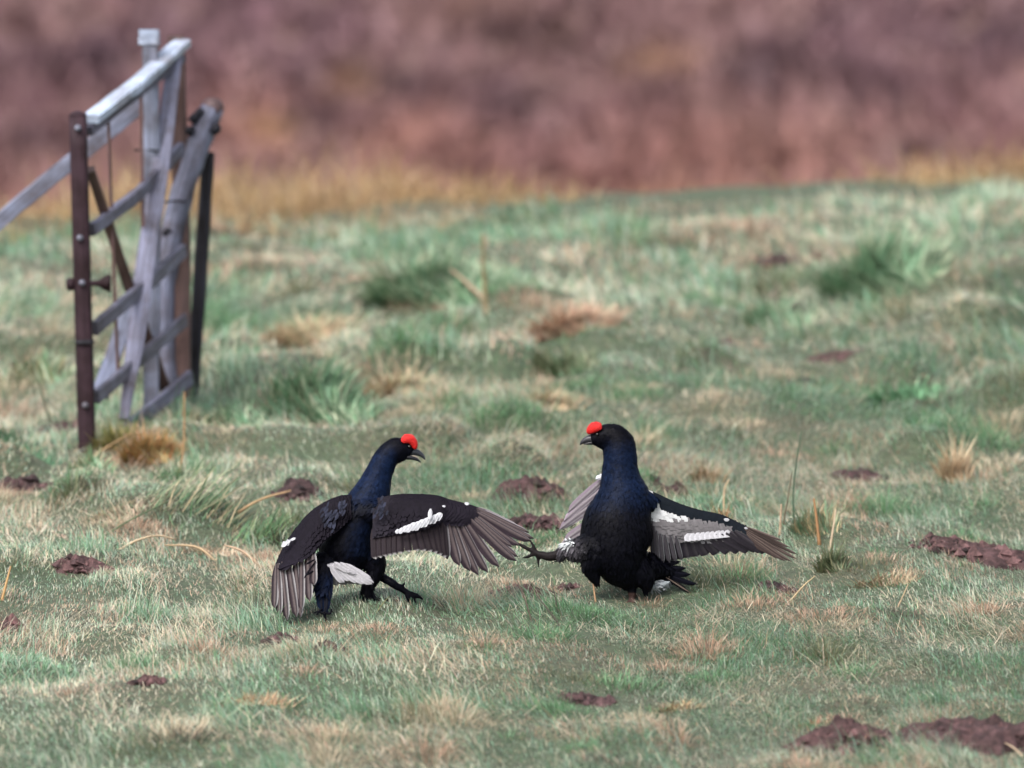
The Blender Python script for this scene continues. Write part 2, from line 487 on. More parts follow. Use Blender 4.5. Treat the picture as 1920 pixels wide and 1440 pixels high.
def field_grass():
    parts = []
    for (y0, y1, dens, wmul, lmul) in ((21.2, 23.3, 14000, 0.95, 0.95), (23.3, 27, 18500, 0.82, 0.8), (27, 29.3, 11000, 1.1, 1.0), (29.3, 31.2, 6000, 1.5, 1.15), (31.2, 36, 3300, 2.0, 1.25)):
        ym = (y0 + y1) / 2
        hw = 960 / FPX * y1 + 0.35
        mw = hw + 2.2
        n = int(dens * (y1 - y0) * 2 * hw)
        n2 = int(dens * 0.13 * (y1 - y0) * 2 * (mw - hw))
        x = np.concatenate([rng.uniform(-hw, hw, n), rng.choice([-1, 1], n2) * rng.uniform(hw, mw, n2)])
        y = rng.uniform(y0, y1, len(x))
        keep = y < yedge(x) + 1.0
        x, y = x[keep], y[keep]
        n = len(x)
        # patch fields
        a = fbm(x * 2.0, y * 1.5, 41, 3); b = fbm(x * 4.6 + 9, y * 3.4, 47, 3); c = fbm(x * 0.6, y * 0.4, 53, 2)
        dry = sst(0.46, 0.58, 0.4 * a + 0.45 * b + 0.15 * c)
        lush = sst(0.53, 0.66, fbm(x * 3.0 + 31, y * 2.1, 59, 3))
        tan = sst(0.54, 0.66, fbm(x * 3.8 + 3, y * 2.8 + 8, 61, 2)); tus = fbm(x * 5.5 + 13, y * 4.0, 63, 2); bare = sst(0.60, 0.72, fbm(x * 4.4 + 43, y * 2.9, 65, 2))  # bare: patches where DARK blades paint the shade of small hollows
        p = np.stack([0.12 + 0.5 * lush + 0 * x, 0.38 + 0.5 * lush, 0.42 - 0.2 * lush + 0 * x, 0.03 + 0.75 * dry * (1 - lush), 0.02 + 0.65 * tan * (1 - 0.8 * lush), 0.03 + 0.03 * lush + 0.4 * bare * (1 - 0.5 * dry)], 1)  # bare term adds the dark blades that paint hollow shade
        p /= p.sum(1, keepdims=True)
        col = pick(GCOLS, p) * rng.uniform(0.55, 1.4, (n, 1)) * rng.uniform(0.93, 1.07, (n, 3))
        L = rng.lognormal(math.log(0.042), 0.38, n) * lmul * (0.75 + 0.6 * lush) * (0.55 + 1.0 * sst(0.3, 0.8, tus)) * (1 - 0.2 * bare) * (1 + 0.35 * dry)  # bare: the painted hollow-shade patches, blades slightly shorter
        az = 2 * np.pi * fbm(x * 0.7 + 5, y * 0.5, 67, 2) * 1.6 + rng.normal(0, 0.9, n)
        lean = np.clip(rng.normal(0.75, 0.45, n) + 0.45 * dry, 0.02, 1.5)
        W = rng.uniform(0.0014, 0.0032, n) * wmul
        for (cx, cy, rr, kind, hh) in TUFTS:
            if cy < y0 - 0.5 or cy > y1 + 0.5: continue
            k = np.nonzero((np.abs(x - cx) < rr) & (np.abs(y - cy) < rr))[0]
            ddx = x[k] - cx; ddy = y[k] - cy; q = np.sqrt(ddx ** 2 + ddy ** 2) / rr
            k = k[q < 1]; ddx, ddy, q = ddx[q < 1], ddy[q < 1], q[q < 1]
            hit = rng.random(len(k)) < 0.85 * (1 - 0.6 * q)
            k, ddx, ddy, q = k[hit], ddx[hit], ddy[hit], q[hit]
            pal_ = np.array(TUFTPAL[kind])
            col[k] = pal_[rng.integers(0, len(pal_), len(k))] * rng.uniform(0.6, 1.35, (len(k), 1))
            L[k] = L[k] * (1 + hh * (1 - q)); az[k] = np.arctan2(ddx, ddy) + rng.normal(0, 0.5, len(k)); lean[k] = np.clip(0.2 + 0.9 * q + rng.normal(0, 0.2, len(k)), 0, 1.45)
        litter = rng.random(n) < 0.01 + 0.03 * dry
        L = np.where(litter, np.minimum(0.10, L * rng.uniform(1.4, 2.6, n)), np.minimum(L, 0.13)); lean = np.where(litter, rng.uniform(0.7, 1.45, n), lean); az = np.where(litter, rng.uniform(0, 6.28, n), az)
        col = np.where(litter[:, None], np.array(STRAW) * rng.uniform(0.7, 1.25, (n, 1)), col)
        keepm = np.ones(n, bool)
        for (mx, my, rx, ry) in mound_xy:
            q = ((x - mx) / rx) ** 2 + ((y - my) / ry) ** 2
            keepm &= ~((q < 0.9) & (rng.random(n) < 0.86 - 0.5 * (q > 0.45)))
            # grass beside the bare soil is shorter on the camera side
            near = (q < 2.2) & (y < my)
            L = np.where(near, L * 0.85, L)
        x, y, az, lean, L, W, col = [k[keepm] for k in (x, y, az, lean, L, W, col)]
        for (fx, fy) in TRODDEN: L = np.where(((x - fx) / 0.11) ** 2 + ((y - fy + 0.10) / 0.26) ** 2 < 1, np.minimum(L, 0.028), L)
        pos = np.stack([x, y, gz(x, y) - 0.003], 1)
        parts.append(blades(pos, az, lean, L, W, col, curl=rng.uniform(0.1, 0.9, len(x))))
    off = 0; VV = []; TT = []; CC = []
    for V, T, C in parts:
        VV.append(V); TT.append(T + off); CC.append(C); off += len(V)
    me = rawmesh('field_grass', np.concatenate(VV), np.concatenate(TT), np.concatenate(CC))
    tag(link('field_grass', me, M_GRASS), 'short green and straw-coloured grass covering the whole field', 'grass', kind='stuff')
field_grass()

# pale moor grass standing along the far edge of the field
def moor_grass():
    n = 60000
    x = rng.uniform(-5, 5, n); t = rng.uniform(0.0, 3.0, n)
    y = yedge(x) + t + 0.3
    m = sst(0.45, -0.1, x + 0.5 * (fbm(x * 1.1, y * 0.5, 71, 2) - .5)) + sst(1.15, 1.8, x) * 0.55
    m = m * (0.25 + 0.75 * sst(0.35, 0.6, fbm(x * 1.2 + 3, y * 1.1, 75, 2)))
    k = rng.random(n) < np.clip(m, 0.02, 1)
    x, y, m, t = x[k], y[k], m[k], t[k]; n = len(x)
    tus = fbm(x * 1.6, y * 1.4, 73, 2)
    L = (0.06 + 0.21 * sst(0.3, 0.75, tus)) * rng.uniform(0.5, 1.2, n) * (0.4 + 0.6 * np.clip(m, 0, 1)) + 0.035 * t
    cols = np.array([(0.45, 0.30, 0.135), (0.38, 0.23, 0.11), (0.47, 0.355, 0.2), (0.2, 0.125, 0.08)])
    q = fbm(x * 1.3 + 4, y * 0.9, 79, 2)
    p = np.stack([0.4 + 0 * x, 0.2 + 0.5 * (q > 0.5), 0.25 + 0.4 * (q < 0.45), 0.12 + 0.3 * (q > 0.58)], 1); p /= p.sum(1, keepdims=True)
    col = pick(cols, p) * rng.uniform(0.75, 1.25, (n, 1))
    V, T, C = blades(np.stack([x, y, gz(x, y) - 0.02], 1), rng.uniform(0, 6.28, n), np.abs(rng.normal(1.05, 0.4, n)), L, rng.uniform(0.004, 0.008, n), col, curl=rng.uniform(0, 0.8, n))
    tag(link('moor_grass', rawmesh('moor_grass', V, T, C), M_GRASS), 'ochre dead moor grass fringing the far edge of the green field', 'moor grass', kind='stuff')
moor_grass()

# heather and bracken on the moor
MOOR_DARK = [(950, 170, 100, 55), (740, 135, 75, 38), (1440, 105, 95, 55), (1655, 150, 70, 38), (60, 235, 110, 45), (190, 85, 100, 45), (600, 205, 80, 35), (1870, 50, 100, 60), (1000, 30, 120, 45), (1700, 260, 70, 25)]
MOOR_RUSSET = [(1340, 270, 220, 90), (800, 240, 160, 70), (1000, 330, 300, 45), (450, 200, 90, 60)]
MOOR_OCHRE = [(655, 130, 45, 28), (1235, 95, 60, 25), (510, 215, 45, 30)]
def heather():
    nb = 8600
    y = rng.uniform(71.5, 91, nb); x = rng.uniform(-1, 1, nb) * (0.0574 * y + 3.5)
    lump = fbm(x * 0.55, y * 0.4, 83, 3); hue = fbm(x * 0.42 + 7, y * 0.36, 89, 2); fine = vnoise(x * 1.3, y * 1.1, 97)
    S = 0.20 + 0.24 * lump * rng.uniform(0.6, 1.3, nb)
    base = np.array([(0.268, 0.139, 0.126)]); upc = np.array([(0.195, 0.116, 0.128)]); pale = np.array([(0.33, 0.20, 0.17)]); drk = np.array([(0.05, 0.031, 0.044)]); och = np.array([(0.36, 0.21, 0.10)])
    up = sst(75.5, 81.5, y + 3 * (hue - 0.5))[:, None]
    bc = base * (1 - up) + upc * up
    pal = sst(0.50, 0.66, hue)[:, None] * 0.35; bc = bc * (1 - pal) + pale * pal
    dark = sst(0.55, 0.68, fbm(x * 0.55 + 21, y * 0.45, 101, 2)) * 0.22
    ochre = sst(0.66, 0.78, fbm(x * 0.6 + 51, y * 0.5, 103, 2)) * 0.3
    sp = proj(np.stack([x, y, gz(x, y) + 0.2], 1))
    def near(cx, cy, rx, ry): return np.exp(-(((sp[:, 0] - cx) / rx) ** 2 + ((sp[:, 1] - cy) / ry) ** 2))
    rus = np.zeros(nb)
    for a_ in MOOR_RUSSET: rus = np.maximum(rus, near(*a_))
    bc = bc * (1 - 0.8 * rus[:, None]) + np.array([(0.315, 0.16, 0.125)]) * 0.8 * rus[:, None]
    for a_ in MOOR_DARK: dark = np.maximum(dark, 0.7 * near(*a_))
    for a_ in MOOR_OCHRE: ochre = np.maximum(ochre, 0.7 * near(*a_))
    bc = bc * (1 - ochre[:, None]) + och * ochre[:, None]
    bc = bc * (1 - dark[:, None]) + drk * dark[:, None]
    bc = bc * 1.0 * rng.uniform(0.94, 1.06, (nb, 1))
    per = 17
    n = nb * per
    B = np.repeat(np.arange(nb), per)
    r = np.sqrt(rng.random(n)); a = rng.uniform(0, 6.28, n)
    px = x[B] + np.cos(a) * r * S[B] * 0.62; py = y[B] + np.sin(a) * r * S[B] * 0.62
    L = S[B] * (1.0 - 0.55 * r ** 2) * rng.uniform(0.6, 1.05, n)
    col = bc[B] * rng.uniform(0.8, 1.2, (n, 1)) * rng.uniform(0.95, 1.05, (n, 3))
    V, T, C = blades(np.stack([px, py, gz(px, py) - 0.03], 1), a, 0.15 + 0.95 * r + rng.normal(0, 0.25, n), L, rng.uniform(0.06, 0.11, n), col, curl=rng.uniform(0, 0.5, n))
    tag(link('heather', rawmesh('heather', V, T, C), M_HEATH), 'reddish-brown and purple heather and dead bracken covering the moor slope', 'heather', kind='stuff')
heather()

# ------------------------------------------------------------------ single tussocks and rush clumps
RUSH = [(0.12, 0.22, 0.12), (0.18, 0.31, 0.19), (0.34, 0.38, 0.26), (0.10, 0.16, 0.09)]
PALEST = [(0.5, 0.4, 0.27), (0.44, 0.31, 0.2), (0.36, 0.26, 0.16), (0.3, 0.3, 0.18)]
RUST = [(0.32, 0.13, 0.045), (0.24, 0.12, 0.05), (0.38, 0.22, 0.1), (0.14, 0.1, 0.04)]
MOSS = [(0.34, 0.22, 0.08), (0.38, 0.17, 0.07), (0.28, 0.2, 0.08), (0.18, 0.13, 0.06)]
def tussock(name, label, cat, group, px, py, wpx, hpx, n, pal, lean=0.25, az=None, wid=0.004, curl=0.5, azs=0.6, depth=0.7):
    g = G(px, py); scl = FPX / g[1]
    n = int(n * (0.6 if py < 830 else 0.8)); R = (1.35 if py < 830 else 1.1) * wpx / 2 / scl; H = 1.15 * hpx / scl
    r = np.sqrt(rng.random(n)); a = rng.uniform(0, 6.28, n)
    core = (0.5 if lean < 0.5 else 0.8) if az is None else 0.9
    x = np.cos(a) * r * R * core; y = np.sin(a) * r * R * core * depth
    L = H * rng.uniform(0.35, 1.15, n) * (1 - 0.55 * r)
    if az is None: A = a + rng.normal(0, 0.5, n); ln = lean * (0.15 + 1.35 * r) + np.abs(rng.normal(0, 0.12, n))
    else: A = az + rng.normal(0, azs, n); ln = lean + rng.normal(0, 0.18, n)
    L = L / np.maximum(0.35, np.cos(np.clip(ln, 0, 1.2)))
    col = np.asarray(pal)[rng.integers(0, len(pal), n)] * rng.uniform(0.8, 1.6, (n, 1))
    z = gz(x + g[0], y + g[1]) - g[2] - 0.012
    V, T, C = blades(np.stack([x, y, z], 1), A, np.clip(ln, 0, 1.5), L, np.full(n, wid) * rng.uniform(0.6, 1.4, n), col, curl=rng.uniform(0, curl, n))
    o = link(name, rawmesh(name, V, T, C), M_STRAW, None, g)
    tag(o, label, cat, group); return o
GT = 'grass tussocks and rush clumps in the field'
TS = [
 ('straw_tussock', 'pale upright dead grass tussock with pointed tips beyond the flat dark molehill', 'tussock', 1790, 905, 95, 110, 420, PALEST[:3], 0.3),
 ('rush_clump', 'dark green blurred rush clump, the bushiest one far up the field', 'rush clump', 1650, 530, 210, 130, 2400, RUSH, 0.6),
 ('rush_clump', 'blurred green rush clump around a dark clod, below the bushiest clump', 'rush clump', 1450, 610, 130, 80, 420, RUSH, 0.5),
 ('rush_clump', 'bright green low tuft in mid field below the blurred brown mound', 'rush clump', 1705, 745, 150, 50, 500, [(0.12, 0.25, 0.13), (0.16, 0.3, 0.18), (0.1, 0.2, 0.1)], 0.8),
 ('rush_clump', 'blurred dark green rushes crossed by straw stems, centre of the far field', 'rush clump', 810, 565, 220, 125, 2200, RUSH, 0.6),
 ('rush_clump', 'dark rush clump in mid field between the gate and the left bird\'s head', 'rush clump', 600, 790, 190, 100, 1500, RUSH, 0.5),
 ('rush_clump', 'shaded rush clump growing right beside the dark steel post', 'rush clump', 430, 800, 120, 70, 420, RUSH, 0.5),
 ('rush_clump', 'blurred olive rush clump left of the maroon gate post', 'rush clump', 70, 715, 130, 80, 420, RUSH + [(0.2, 0.18, 0.08)], 0.5),
 ('rush_clump', 'green rush tuft in front of the maroon gate post beside the dark soil mound', 'rush clump', 40, 872, 150, 60, 500, [(0.07, 0.15, 0.08), (0.1, 0.2, 0.11)], 0.5),
 ('rush_clump', 'rough olive rush tuft at the wing tip of the right bird', 'rush clump', 1560, 1068, 100, 75, 420, [(0.12, 0.15, 0.08), (0.2, 0.19, 0.11), (0.07, 0.1, 0.05)], 0.4),
 ('rush_clump', 'green rush clump tangled with dry stems beside the tall single rush', 'rush clump', 1530, 1010, 170, 75, 420, [(0.1, 0.18, 0.1), (0.2, 0.22, 0.13), (0.34, 0.26, 0.15)], 0.35),
 ('rush_clump', 'olive rush clump standing in mid field behind the right bird\'s head', 'rush clump', 1060, 700, 180, 70, 500, [(0.12, 0.15, 0.08), (0.2, 0.2, 0.12), (0.07, 0.1, 0.05)], 0.4),
 ('straw_tussock', 'blurred tan tussock with brown blades mixed in, centre of the far field', 'tussock', 1065, 622, 160, 75, 1300, [(0.42, 0.27, 0.19), (0.28, 0.17, 0.11), (0.5, 0.37, 0.26)], 0.9),
 ('straw_tussock', 'blurred pale straw tussock in the field level with the steel latch', 'tussock', 560, 650, 150, 80, 1200, PALEST, 0.8),
 ('straw_tussock', 'blurred pale straw heap between the dark rushes and the right bird', 'tussock', 745, 738, 110, 65, 900, PALEST, 0.8),
 ('straw_tussock', 'small pale bleached tussock in mid field above the right bird\'s comb', 'tussock', 1030, 768, 95, 60, 800, PALEST, 0.7),
 ('straw_tussock', 'rusty dry grass stems rising behind the right bird\'s white wing edge', 'tussock', 1350, 985, 60, 80, 60, RUST, 0.2),
 ('straw_tussock', 'brown dry stems with dark stalks just behind the right bird\'s shoulder', 'tussock', 1325, 905, 110, 60, 260, [(0.2, 0.16, 0.09), (0.3, 0.18, 0.1), (0.14, 0.11, 0.06)], 0.45),
 ('straw_tussock', 'flattened tan tussock in green grass in the near foreground', 'tussock', 480, 1318, 230, 34, 700, [(0.42, 0.29, 0.18), (0.34, 0.2, 0.11), (0.48, 0.37, 0.24)], 1.1),
 ('straw_tussock', 'brown mown-looking tussock with a dark hollow beneath, near foreground', 'tussock', 1275, 1330, 110, 36, 360, [(0.34, 0.26, 0.15), (0.26, 0.17, 0.09), (0.42, 0.36, 0.22)], 1.0),
 ('straw_tussock', 'low reddish straw patch behind the broad ridged soil mound', 'tussock', 1530, 1358, 130, 22, 320, [(0.36, 0.2, 0.13), (0.44, 0.32, 0.2)], 1.0),
 ('straw_tussock', 'tan dry tuft under the long crumbled molehill', 'tussock', 1660, 1095, 140, 46, 420, [(0.3, 0.22, 0.14), (0.22, 0.15, 0.09), (0.36, 0.3, 0.2)], 0.6),
 ('straw_tussock', 'flattened tan straw streak beside the left bird\'s drooping wing', 'tussock', 405, 1040, 210, 30, 700, [(0.5, 0.36, 0.25), (0.42, 0.28, 0.19), (0.52, 0.42, 0.3)], 1.1),
 ('straw_tussock', 'pale dry tuft at the edge of the rushes left of the drooping wing', 'tussock', 230, 965, 190, 40, 600, [(0.5, 0.42, 0.31), (0.44, 0.33, 0.24), (0.3, 0.34, 0.22)], 0.9),
 ('rush_clump', 'green grass tuft growing round the foot of the maroon gate post', 'rush clump', 172, 872, 90, 46, 420, [(0.13, 0.25, 0.12), (0.22, 0.34, 0.22), (0.4, 0.36, 0.24)], 0.5),
 ('rush_clump', 'grass tuft growing round the foot of the leaning round post', 'rush clump', 345, 800, 110, 50, 520, [(0.13, 0.23, 0.12), (0.2, 0.3, 0.18), (0.4, 0.34, 0.22)], 0.5),
 ('moss_hummock', 'orange and olive moss hummock at the foot of the wooden gate', 'moss hummock', 280, 866, 105, 80, 1800, MOSS, 0.5),
 ('moss_hummock', 'olive-yellow moss hummock behind the maroon post foot', 'moss hummock', 218, 838, 80, 60, 900, [(0.2, 0.19, 0.07), (0.14, 0.14, 0.05), (0.26, 0.22, 0.08)], 0.7),
]
for t_ in TS: tussock(t_[0], t_[1], t_[2], GT, *t_[3:8], t_[8], t_[9], wid=0.0045 if t_[4] > 800 else 0.009)
# leaning rushes beside the gate
tussock('rush_clump', 'tall green rushes leaning right over the grass in front of the gate', 'rush clump', GT, 355, 985, 190, 120, 240, [(0.06, 0.13, 0.06), (0.1, 0.17, 0.09), (0.2, 0.24, 0.14), (0.4, 0.32, 0.2)], lean=0.75, az=1.45, wid=0.0042, azs=0.25, curl=0.25)
tussock('rush_clump', 'green rushes leaning right against the left bird\'s drooping wing', 'rush clump', GT, 490, 1012, 150, 85, 260, [(0.06, 0.14, 0.06), (0.1, 0.2, 0.09), (0.16, 0.22, 0.1)], lean=0.6, az=1.45, wid=0.004, azs=0.35, curl=0.3)

# single stalks drawn through points
def stalk(name, label, cat, pts, wpx, col, group=None, base_px=None):
    """pts in photo pixels, first one on the ground"""
    d = ghit(*pts[0]) if base_px is None else ghit(*base_px)
    p = [P(x, y, d + 0.02 * i) for i, (x, y) in enumerate(pts)]
    org = p[0].copy(); p[0] = p[0] - np.array([0, 0, 0.01])
    c = catmull(p, 10)
    r0 = wpx / 2 / (FPX / d)
    rr = np.linspace(r0, r0 * 0.45, 10)
    mb = MB(); loft(mb, c, rr, rr, seg=6, col=col)
    o = mb.build(name, M_STRAW, None, org); o.location = org
    tag(o, label, cat, group)
SG = 'single dry stalks and rush stems'
stalk('single_rush', 'tall thin single dark green rush with its top bending right', 'rush stem', [(1490, 985), (1487, 930), (1493, 870), (1503, 808)], 4, (0.05, 0.09, 0.05), SG)
stalk('single_rush', 'thin brown stem leaning against the tall single rush', 'rush stem', [(1467, 985), (1478, 930), (1485, 885)], 4, (0.12, 0.1, 0.06), SG)
stalk('dry_stalk', 'short pale stalk standing left of the tall single rush', 'dry stalk', [(1462, 1005), (1465, 945)], 6, (0.4, 0.28, 0.18), SG)
stalk('dry_stalk', 'rusty flat stalk standing right of the tall single rush', 'dry stalk', [(1537, 1020), (1532, 980), (1526, 935)], 8, (0.26, 0.135, 0.055), SG)
stalk('dry_stalk', 'pale stalk leaning left in the olive rush tuft', 'dry stalk', [(1555, 1030), (1563, 985), (1567, 955)], 5, (0.5, 0.38, 0.26), SG)
stalk('dry_stalk', 'pale curved stalk rising in the rusty dry stems', 'dry stalk', [(1357, 966), (1358, 920), (1367, 898)], 4, (0.5, 0.36, 0.22), SG)
stalk('dry_stalk', 'long orange straw propped on the moss hummock', 'dry stalk', [(138, 872), (190, 845), (246, 812)], 5, (0.40, 0.26, 0.13), SG)
stalk('dry_stalk', 'upright orange straw beside the moss hummock under the gate', 'dry stalk', [(332, 894), (344, 840), (346, 735)], 5, (0.34, 0.2, 0.09), SG)
stalk('dry_stalk', 'straw lying with its bent end over the leaning rushes', 'dry stalk', [(440, 958), (490, 936), (545, 920)], 7, (0.46, 0.3, 0.16), SG)
stalk('dry_stalk', 'thin green stem arching left of the leaning rushes', 'dry stalk', [(185, 1005), (250, 972), (316, 940)], 4, (0.1, 0.14, 0.07), SG)
stalk('dry_stalk', 'long pale bent straw on the grass below the leaning rushes', 'dry stalk', [(215, 1030), (255, 1014), (295, 1004), (330, 1012)], 6, (0.5, 0.38, 0.25), SG)
stalk('dry_stalk', 'thick tan straw bundle pointing at the left bird\'s wing', 'dry stalk', [(498, 1064), (455, 1034), (420, 1022)], 7, (0.44, 0.31, 0.21), SG)
stalk('dry_stalk', 'thin tan straw sagging beside the thick straw bundle', 'dry stalk', [(410, 1052), (370, 1026), (310, 1022)], 7, (0.46, 0.33, 0.2), SG)
stalk('dry_stalk', 'pale straight straw slanting up below the right bird\'s wing tip', 'dry stalk', [(1478, 1125), (1505, 1100), (1528, 1080)], 4, (0.5, 0.38, 0.22), SG)
stalk('dry_stalk', 'short pale straw upright in the right foreground grass', 'dry stalk', [(1680, 1140), (1703, 1095)], 4, (0.44, 0.33, 0.2), SG)
stalk('dry_stalk', 'pale stalk lying across the long dark soil heap', 'dry stalk', [(1925, 1418), (1900, 1402), (1880, 1391)], 5, (0.5, 0.38, 0.26), SG)
stalk('dry_stalk', 'orange straw leaning above the small orange-brown soil heap', 'dry stalk', [(2, 1125), (14, 1085), (20, 1062)], 6, (0.46, 0.28, 0.12), SG)
stalk('dry_twig', 'dark dry twig forking up in front of the right bird', 'twig', [(1060, 1180), (1025, 1140), (1005, 1115)], 4, (0.07, 0.06, 0.045), SG)
stalk('dry_twig', 'dark dry twig leaning left beside the low reddish soil patch', 'twig', [(1000, 1170), (985, 1125), (968, 1085)], 4, (0.09, 0.07, 0.05), SG)
stalk('dry_twig', 'thin upright twig rising before the right bird\'s raised thigh', 'twig', [(1118, 1130), (1112, 1090), (1113, 1052)], 4, (0.36, 0.22, 0.12), SG)
stalk('dry_twig', 'dark thin twig between the forked twig and the right bird', 'twig', [(1048, 1150), (1040, 1115), (1033, 1090)], 3, (0.06, 0.055, 0.04), SG)
stalk('dry_twig', 'thin dark weed stem bending left of the maroon post', 'twig', [(105, 808), (85, 760), (72, 712)], 5, (0.08, 0.08, 0.045), SG)
stalk('dry_twig', 'thin stem curving in grass under the left bird\'s feet', 'twig', [(700, 1152), (716, 1134), (730, 1118)], 3, (0.2, 0.2, 0.1), SG)
stalk('dry_stalk', 'broken orange stem standing in the rushes far up the field', 'dry stalk', [(913, 590), (908, 530), (905, 440)], 12, (0.2, 0.16, 0.08), SG)
stalk('dry_stalk', 'fallen pinkish straw crossing the blurred dark rushes', 'dry stalk', [(912, 562), (880, 535), (845, 505)], 8, (0.44, 0.3, 0.21), SG)

# ------------------------------------------------------------------ gate and posts
def seg(a, b, n=4):
    return [a * (1 - t) + b * t for t in np.linspace(0, 1, n)]
dn = ghit(165, 846)
o_ = P(165, 846, dn)
t = thing('gate_post', o_, 'slim maroon steel gate post with a through bolt and flared knob', 'gate post')
top, bot = P(146, 216, dn + 0.01), P(165, 850, dn) - np.array([0, 0, 0.12])
pw = 0.056
OCT = np.stack([np.sign(np.cos(a)) * abs(np.cos(a)) ** 0.5 for a in np.linspace(0, 2 * np.pi, 20, endpoint=False)]), np.stack([np.sign(np.sin(a)) * abs(np.sin(a)) ** 0.5 for a in np.linspace(0, 2 * np.pi, 20, endpoint=False)])
SQR = np.stack(OCT, 1)
beam('post', seg(bot, top), pw, pw, M_STEEL, t, o_, jitter=0.008, shape=SQR, smooth=True)
beam('cap', seg(top - (top - bot) * 0.002, top + norm(top - bot) * 0.014, 5), [pw * 1.02, pw * 0.98, pw * 0.85, pw * 0.6, pw * 0.25], [pw * 1.02, pw * 0.98, pw * 0.85, pw * 0.6, pw * 0.25], M_STEEL, t, o_, jitter=0, shape=SQR, smooth=True, n=5)
for (yy, k, hgt) in ((641, 1.05, 0.006), (640, 1.08, 0.002)):
    c = P(159.2, yy, dn)
    beam('weld_seam', seg(c - norm(top - bot) * hgt, c + norm(top - bot) * hgt), pw * k, pw * k, M_DARK, t, o_, jitter=0, shape=SQR, n=3)
c = P(156, 532, dn - 0.0)
bolt = beam('latch_bolt', [P(128, 532, dn), P(206, 531, dn)], 0.018, 0.018, M_STEEL, t, o_, shape=CIRC, depth=np.array([0, 1, 0.]), smooth=True, jitter=0)
mb = MB(); loft(mb, [P(180, 531, dn), P(186, 531, dn), P(196, 531, dn), P(205, 531, dn), P(208, 531, dn)], [0.009, 0.011, 0.022, 0.029, 0.024], [0.009, 0.011, 0.022, 0.029, 0.024], shape=CIRC)
mb.build('knob', M_STEEL, t, o_)
mb = MB(); loft(mb, [P(124, 533, dn), P(127, 533, dn), P(137, 533, dn), P(140, 533, dn)], [0.012, 0.02, 0.02, 0.015], [0.012, 0.02, 0.02, 0.015], shape=CIRC)
mb.build('bolt_head', M_STEEL, t, o_)
for (xx, yy) in ((150, 446), (154, 530), (160, 760), (146, 240)):
    c = P(xx, yy, dn - pw / 2)
    mb = MB(); loft(mb, [c + CAMF * 0.005, c - CAMF * 0.004, c - CAMF * 0.008], [0.010, 0.010, 0.005], [0.010, 0.010, 0.005], depth=np.array([1., 0, 0]), shape=CIRC)
    mb.build('rivet', M_WOOD, t, o_)

df = ghit(345, 770)
og = P(250, 812, (dn + df) / 2)
og[2] = gz1(og[0], og[1])
gate = thing('wooden_gate', og, 'weathered grey five-bar wooden gate with crossed braces, seen end-on', 'gate')
n0 = dn + 0.06
def GP(x, y, s): return P(x, y, n0 + (df - n0) * s)
UPZ = np.array([0, 0, 1.0])
rails = [((170, 224), (342, 80), 0.058, 0.026, M_SKYWOOD), ((172, 431), (340, 278), 0.024, 0.04, M_WOOD), ((178, 616), (345, 470), 0.02, 0.045, M_WOOD), ((180, 745), (347, 600), 0.02, 0.042, M_WOOD), ((182, 852), (356, 708), 0.02, 0.046, M_WOOD)]
for i, (a, b, th_, hh, mt) in enumerate(rails):
    A, B = GP(*a, 0.0), GP(*b, 1.0)
    mid = (A + B) / 2 + np.array([0, 0, (-0.012, -0.02, -0.004, 0.002, 0.0)[i]]); q = A * 0.68 + B * 0.32 + np.array([0, 0, (-0.005, -0.012, 0, 0, 0)[i]])
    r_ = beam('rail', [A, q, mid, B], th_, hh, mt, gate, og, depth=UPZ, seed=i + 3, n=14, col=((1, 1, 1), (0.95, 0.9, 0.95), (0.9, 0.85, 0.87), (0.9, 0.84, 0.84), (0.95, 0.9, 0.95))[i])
    if i == 0: r_['label'] = 'pale top rail with painted sky reflection'
# a thin timber under the top rail
A, B = GP(166, 246, 0.0), GP(340, 108, 1.0)
beam('under_rail', [A, (A + B) / 2, B], 0.03, 0.028, M_WOOD, gate, og, depth=UPZ, seed=21, col=(0.6, 0.55, 0.6))
gd = norm(GP(342, 84, 1.0) * [1, 1, 0] - GP(168, 226, 0.0) * [1, 1, 0])
gn = np.array([gd[1], -gd[0], 0])
def onface(p, off): return p + gn * off
beam('far_stile', [GP(330, 66, 1.1), GP(340, 400, 1.12), GP(343, 770, 1.12)], [0.05, 0.052, 0.05], 0.05, M_BROWN, gate, og, seed=5, col=(0.8, 0.7, 0.7))
beam('brace', [onface(GP(312, 100, 0.93), 0.03), onface(GP(290, 280, 0.78), 0.03), onface(GP(263, 450, 0.62), 0.03), onface(GP(240, 620, 0.45), 0.03), onface(GP(216, 786, 0.3), 0.03)], [0.046, 0.052, 0.060, 0.055, 0.03], 0.024, M_WOOD, gate, og, seed=6, n=18, col=(1.25, 1.2, 1.3), jitter=0.05)
beam('brace', [onface(GP(180, 318, 0.0), -0.02), onface(GP(256, 530, 0.45), -0.03), onface(GP(328, 735, 0.9), -0.03)], [0.03, 0.034, 0.036], 0.03, M_BROWN, gate, og, seed=7)
beam('rod', [GP(203, 220, 0.22), GP(212, 470, 0.24), GP(222, 716, 0.28)], 0.011, 0.011, M_BROWN, gate, og, seed=8, shape=CIRC, col=(1.3, 1.15, 1.2))
beam('rod', [GP(264, 176, 0.58), GP(268, 425, 0.58)], 0.012, 0.012, M_BROWN, gate, og, seed=9, shape=CIRC, col=(1.8, 1.6, 1.7))
beam('wire', [GP(252, 282, 0.72), GP(275, 281, 0.74), GP(298, 283, 0.7)], 0.006, 0.006, M_DARK, gate, og, seed=9, shape=CIRC)

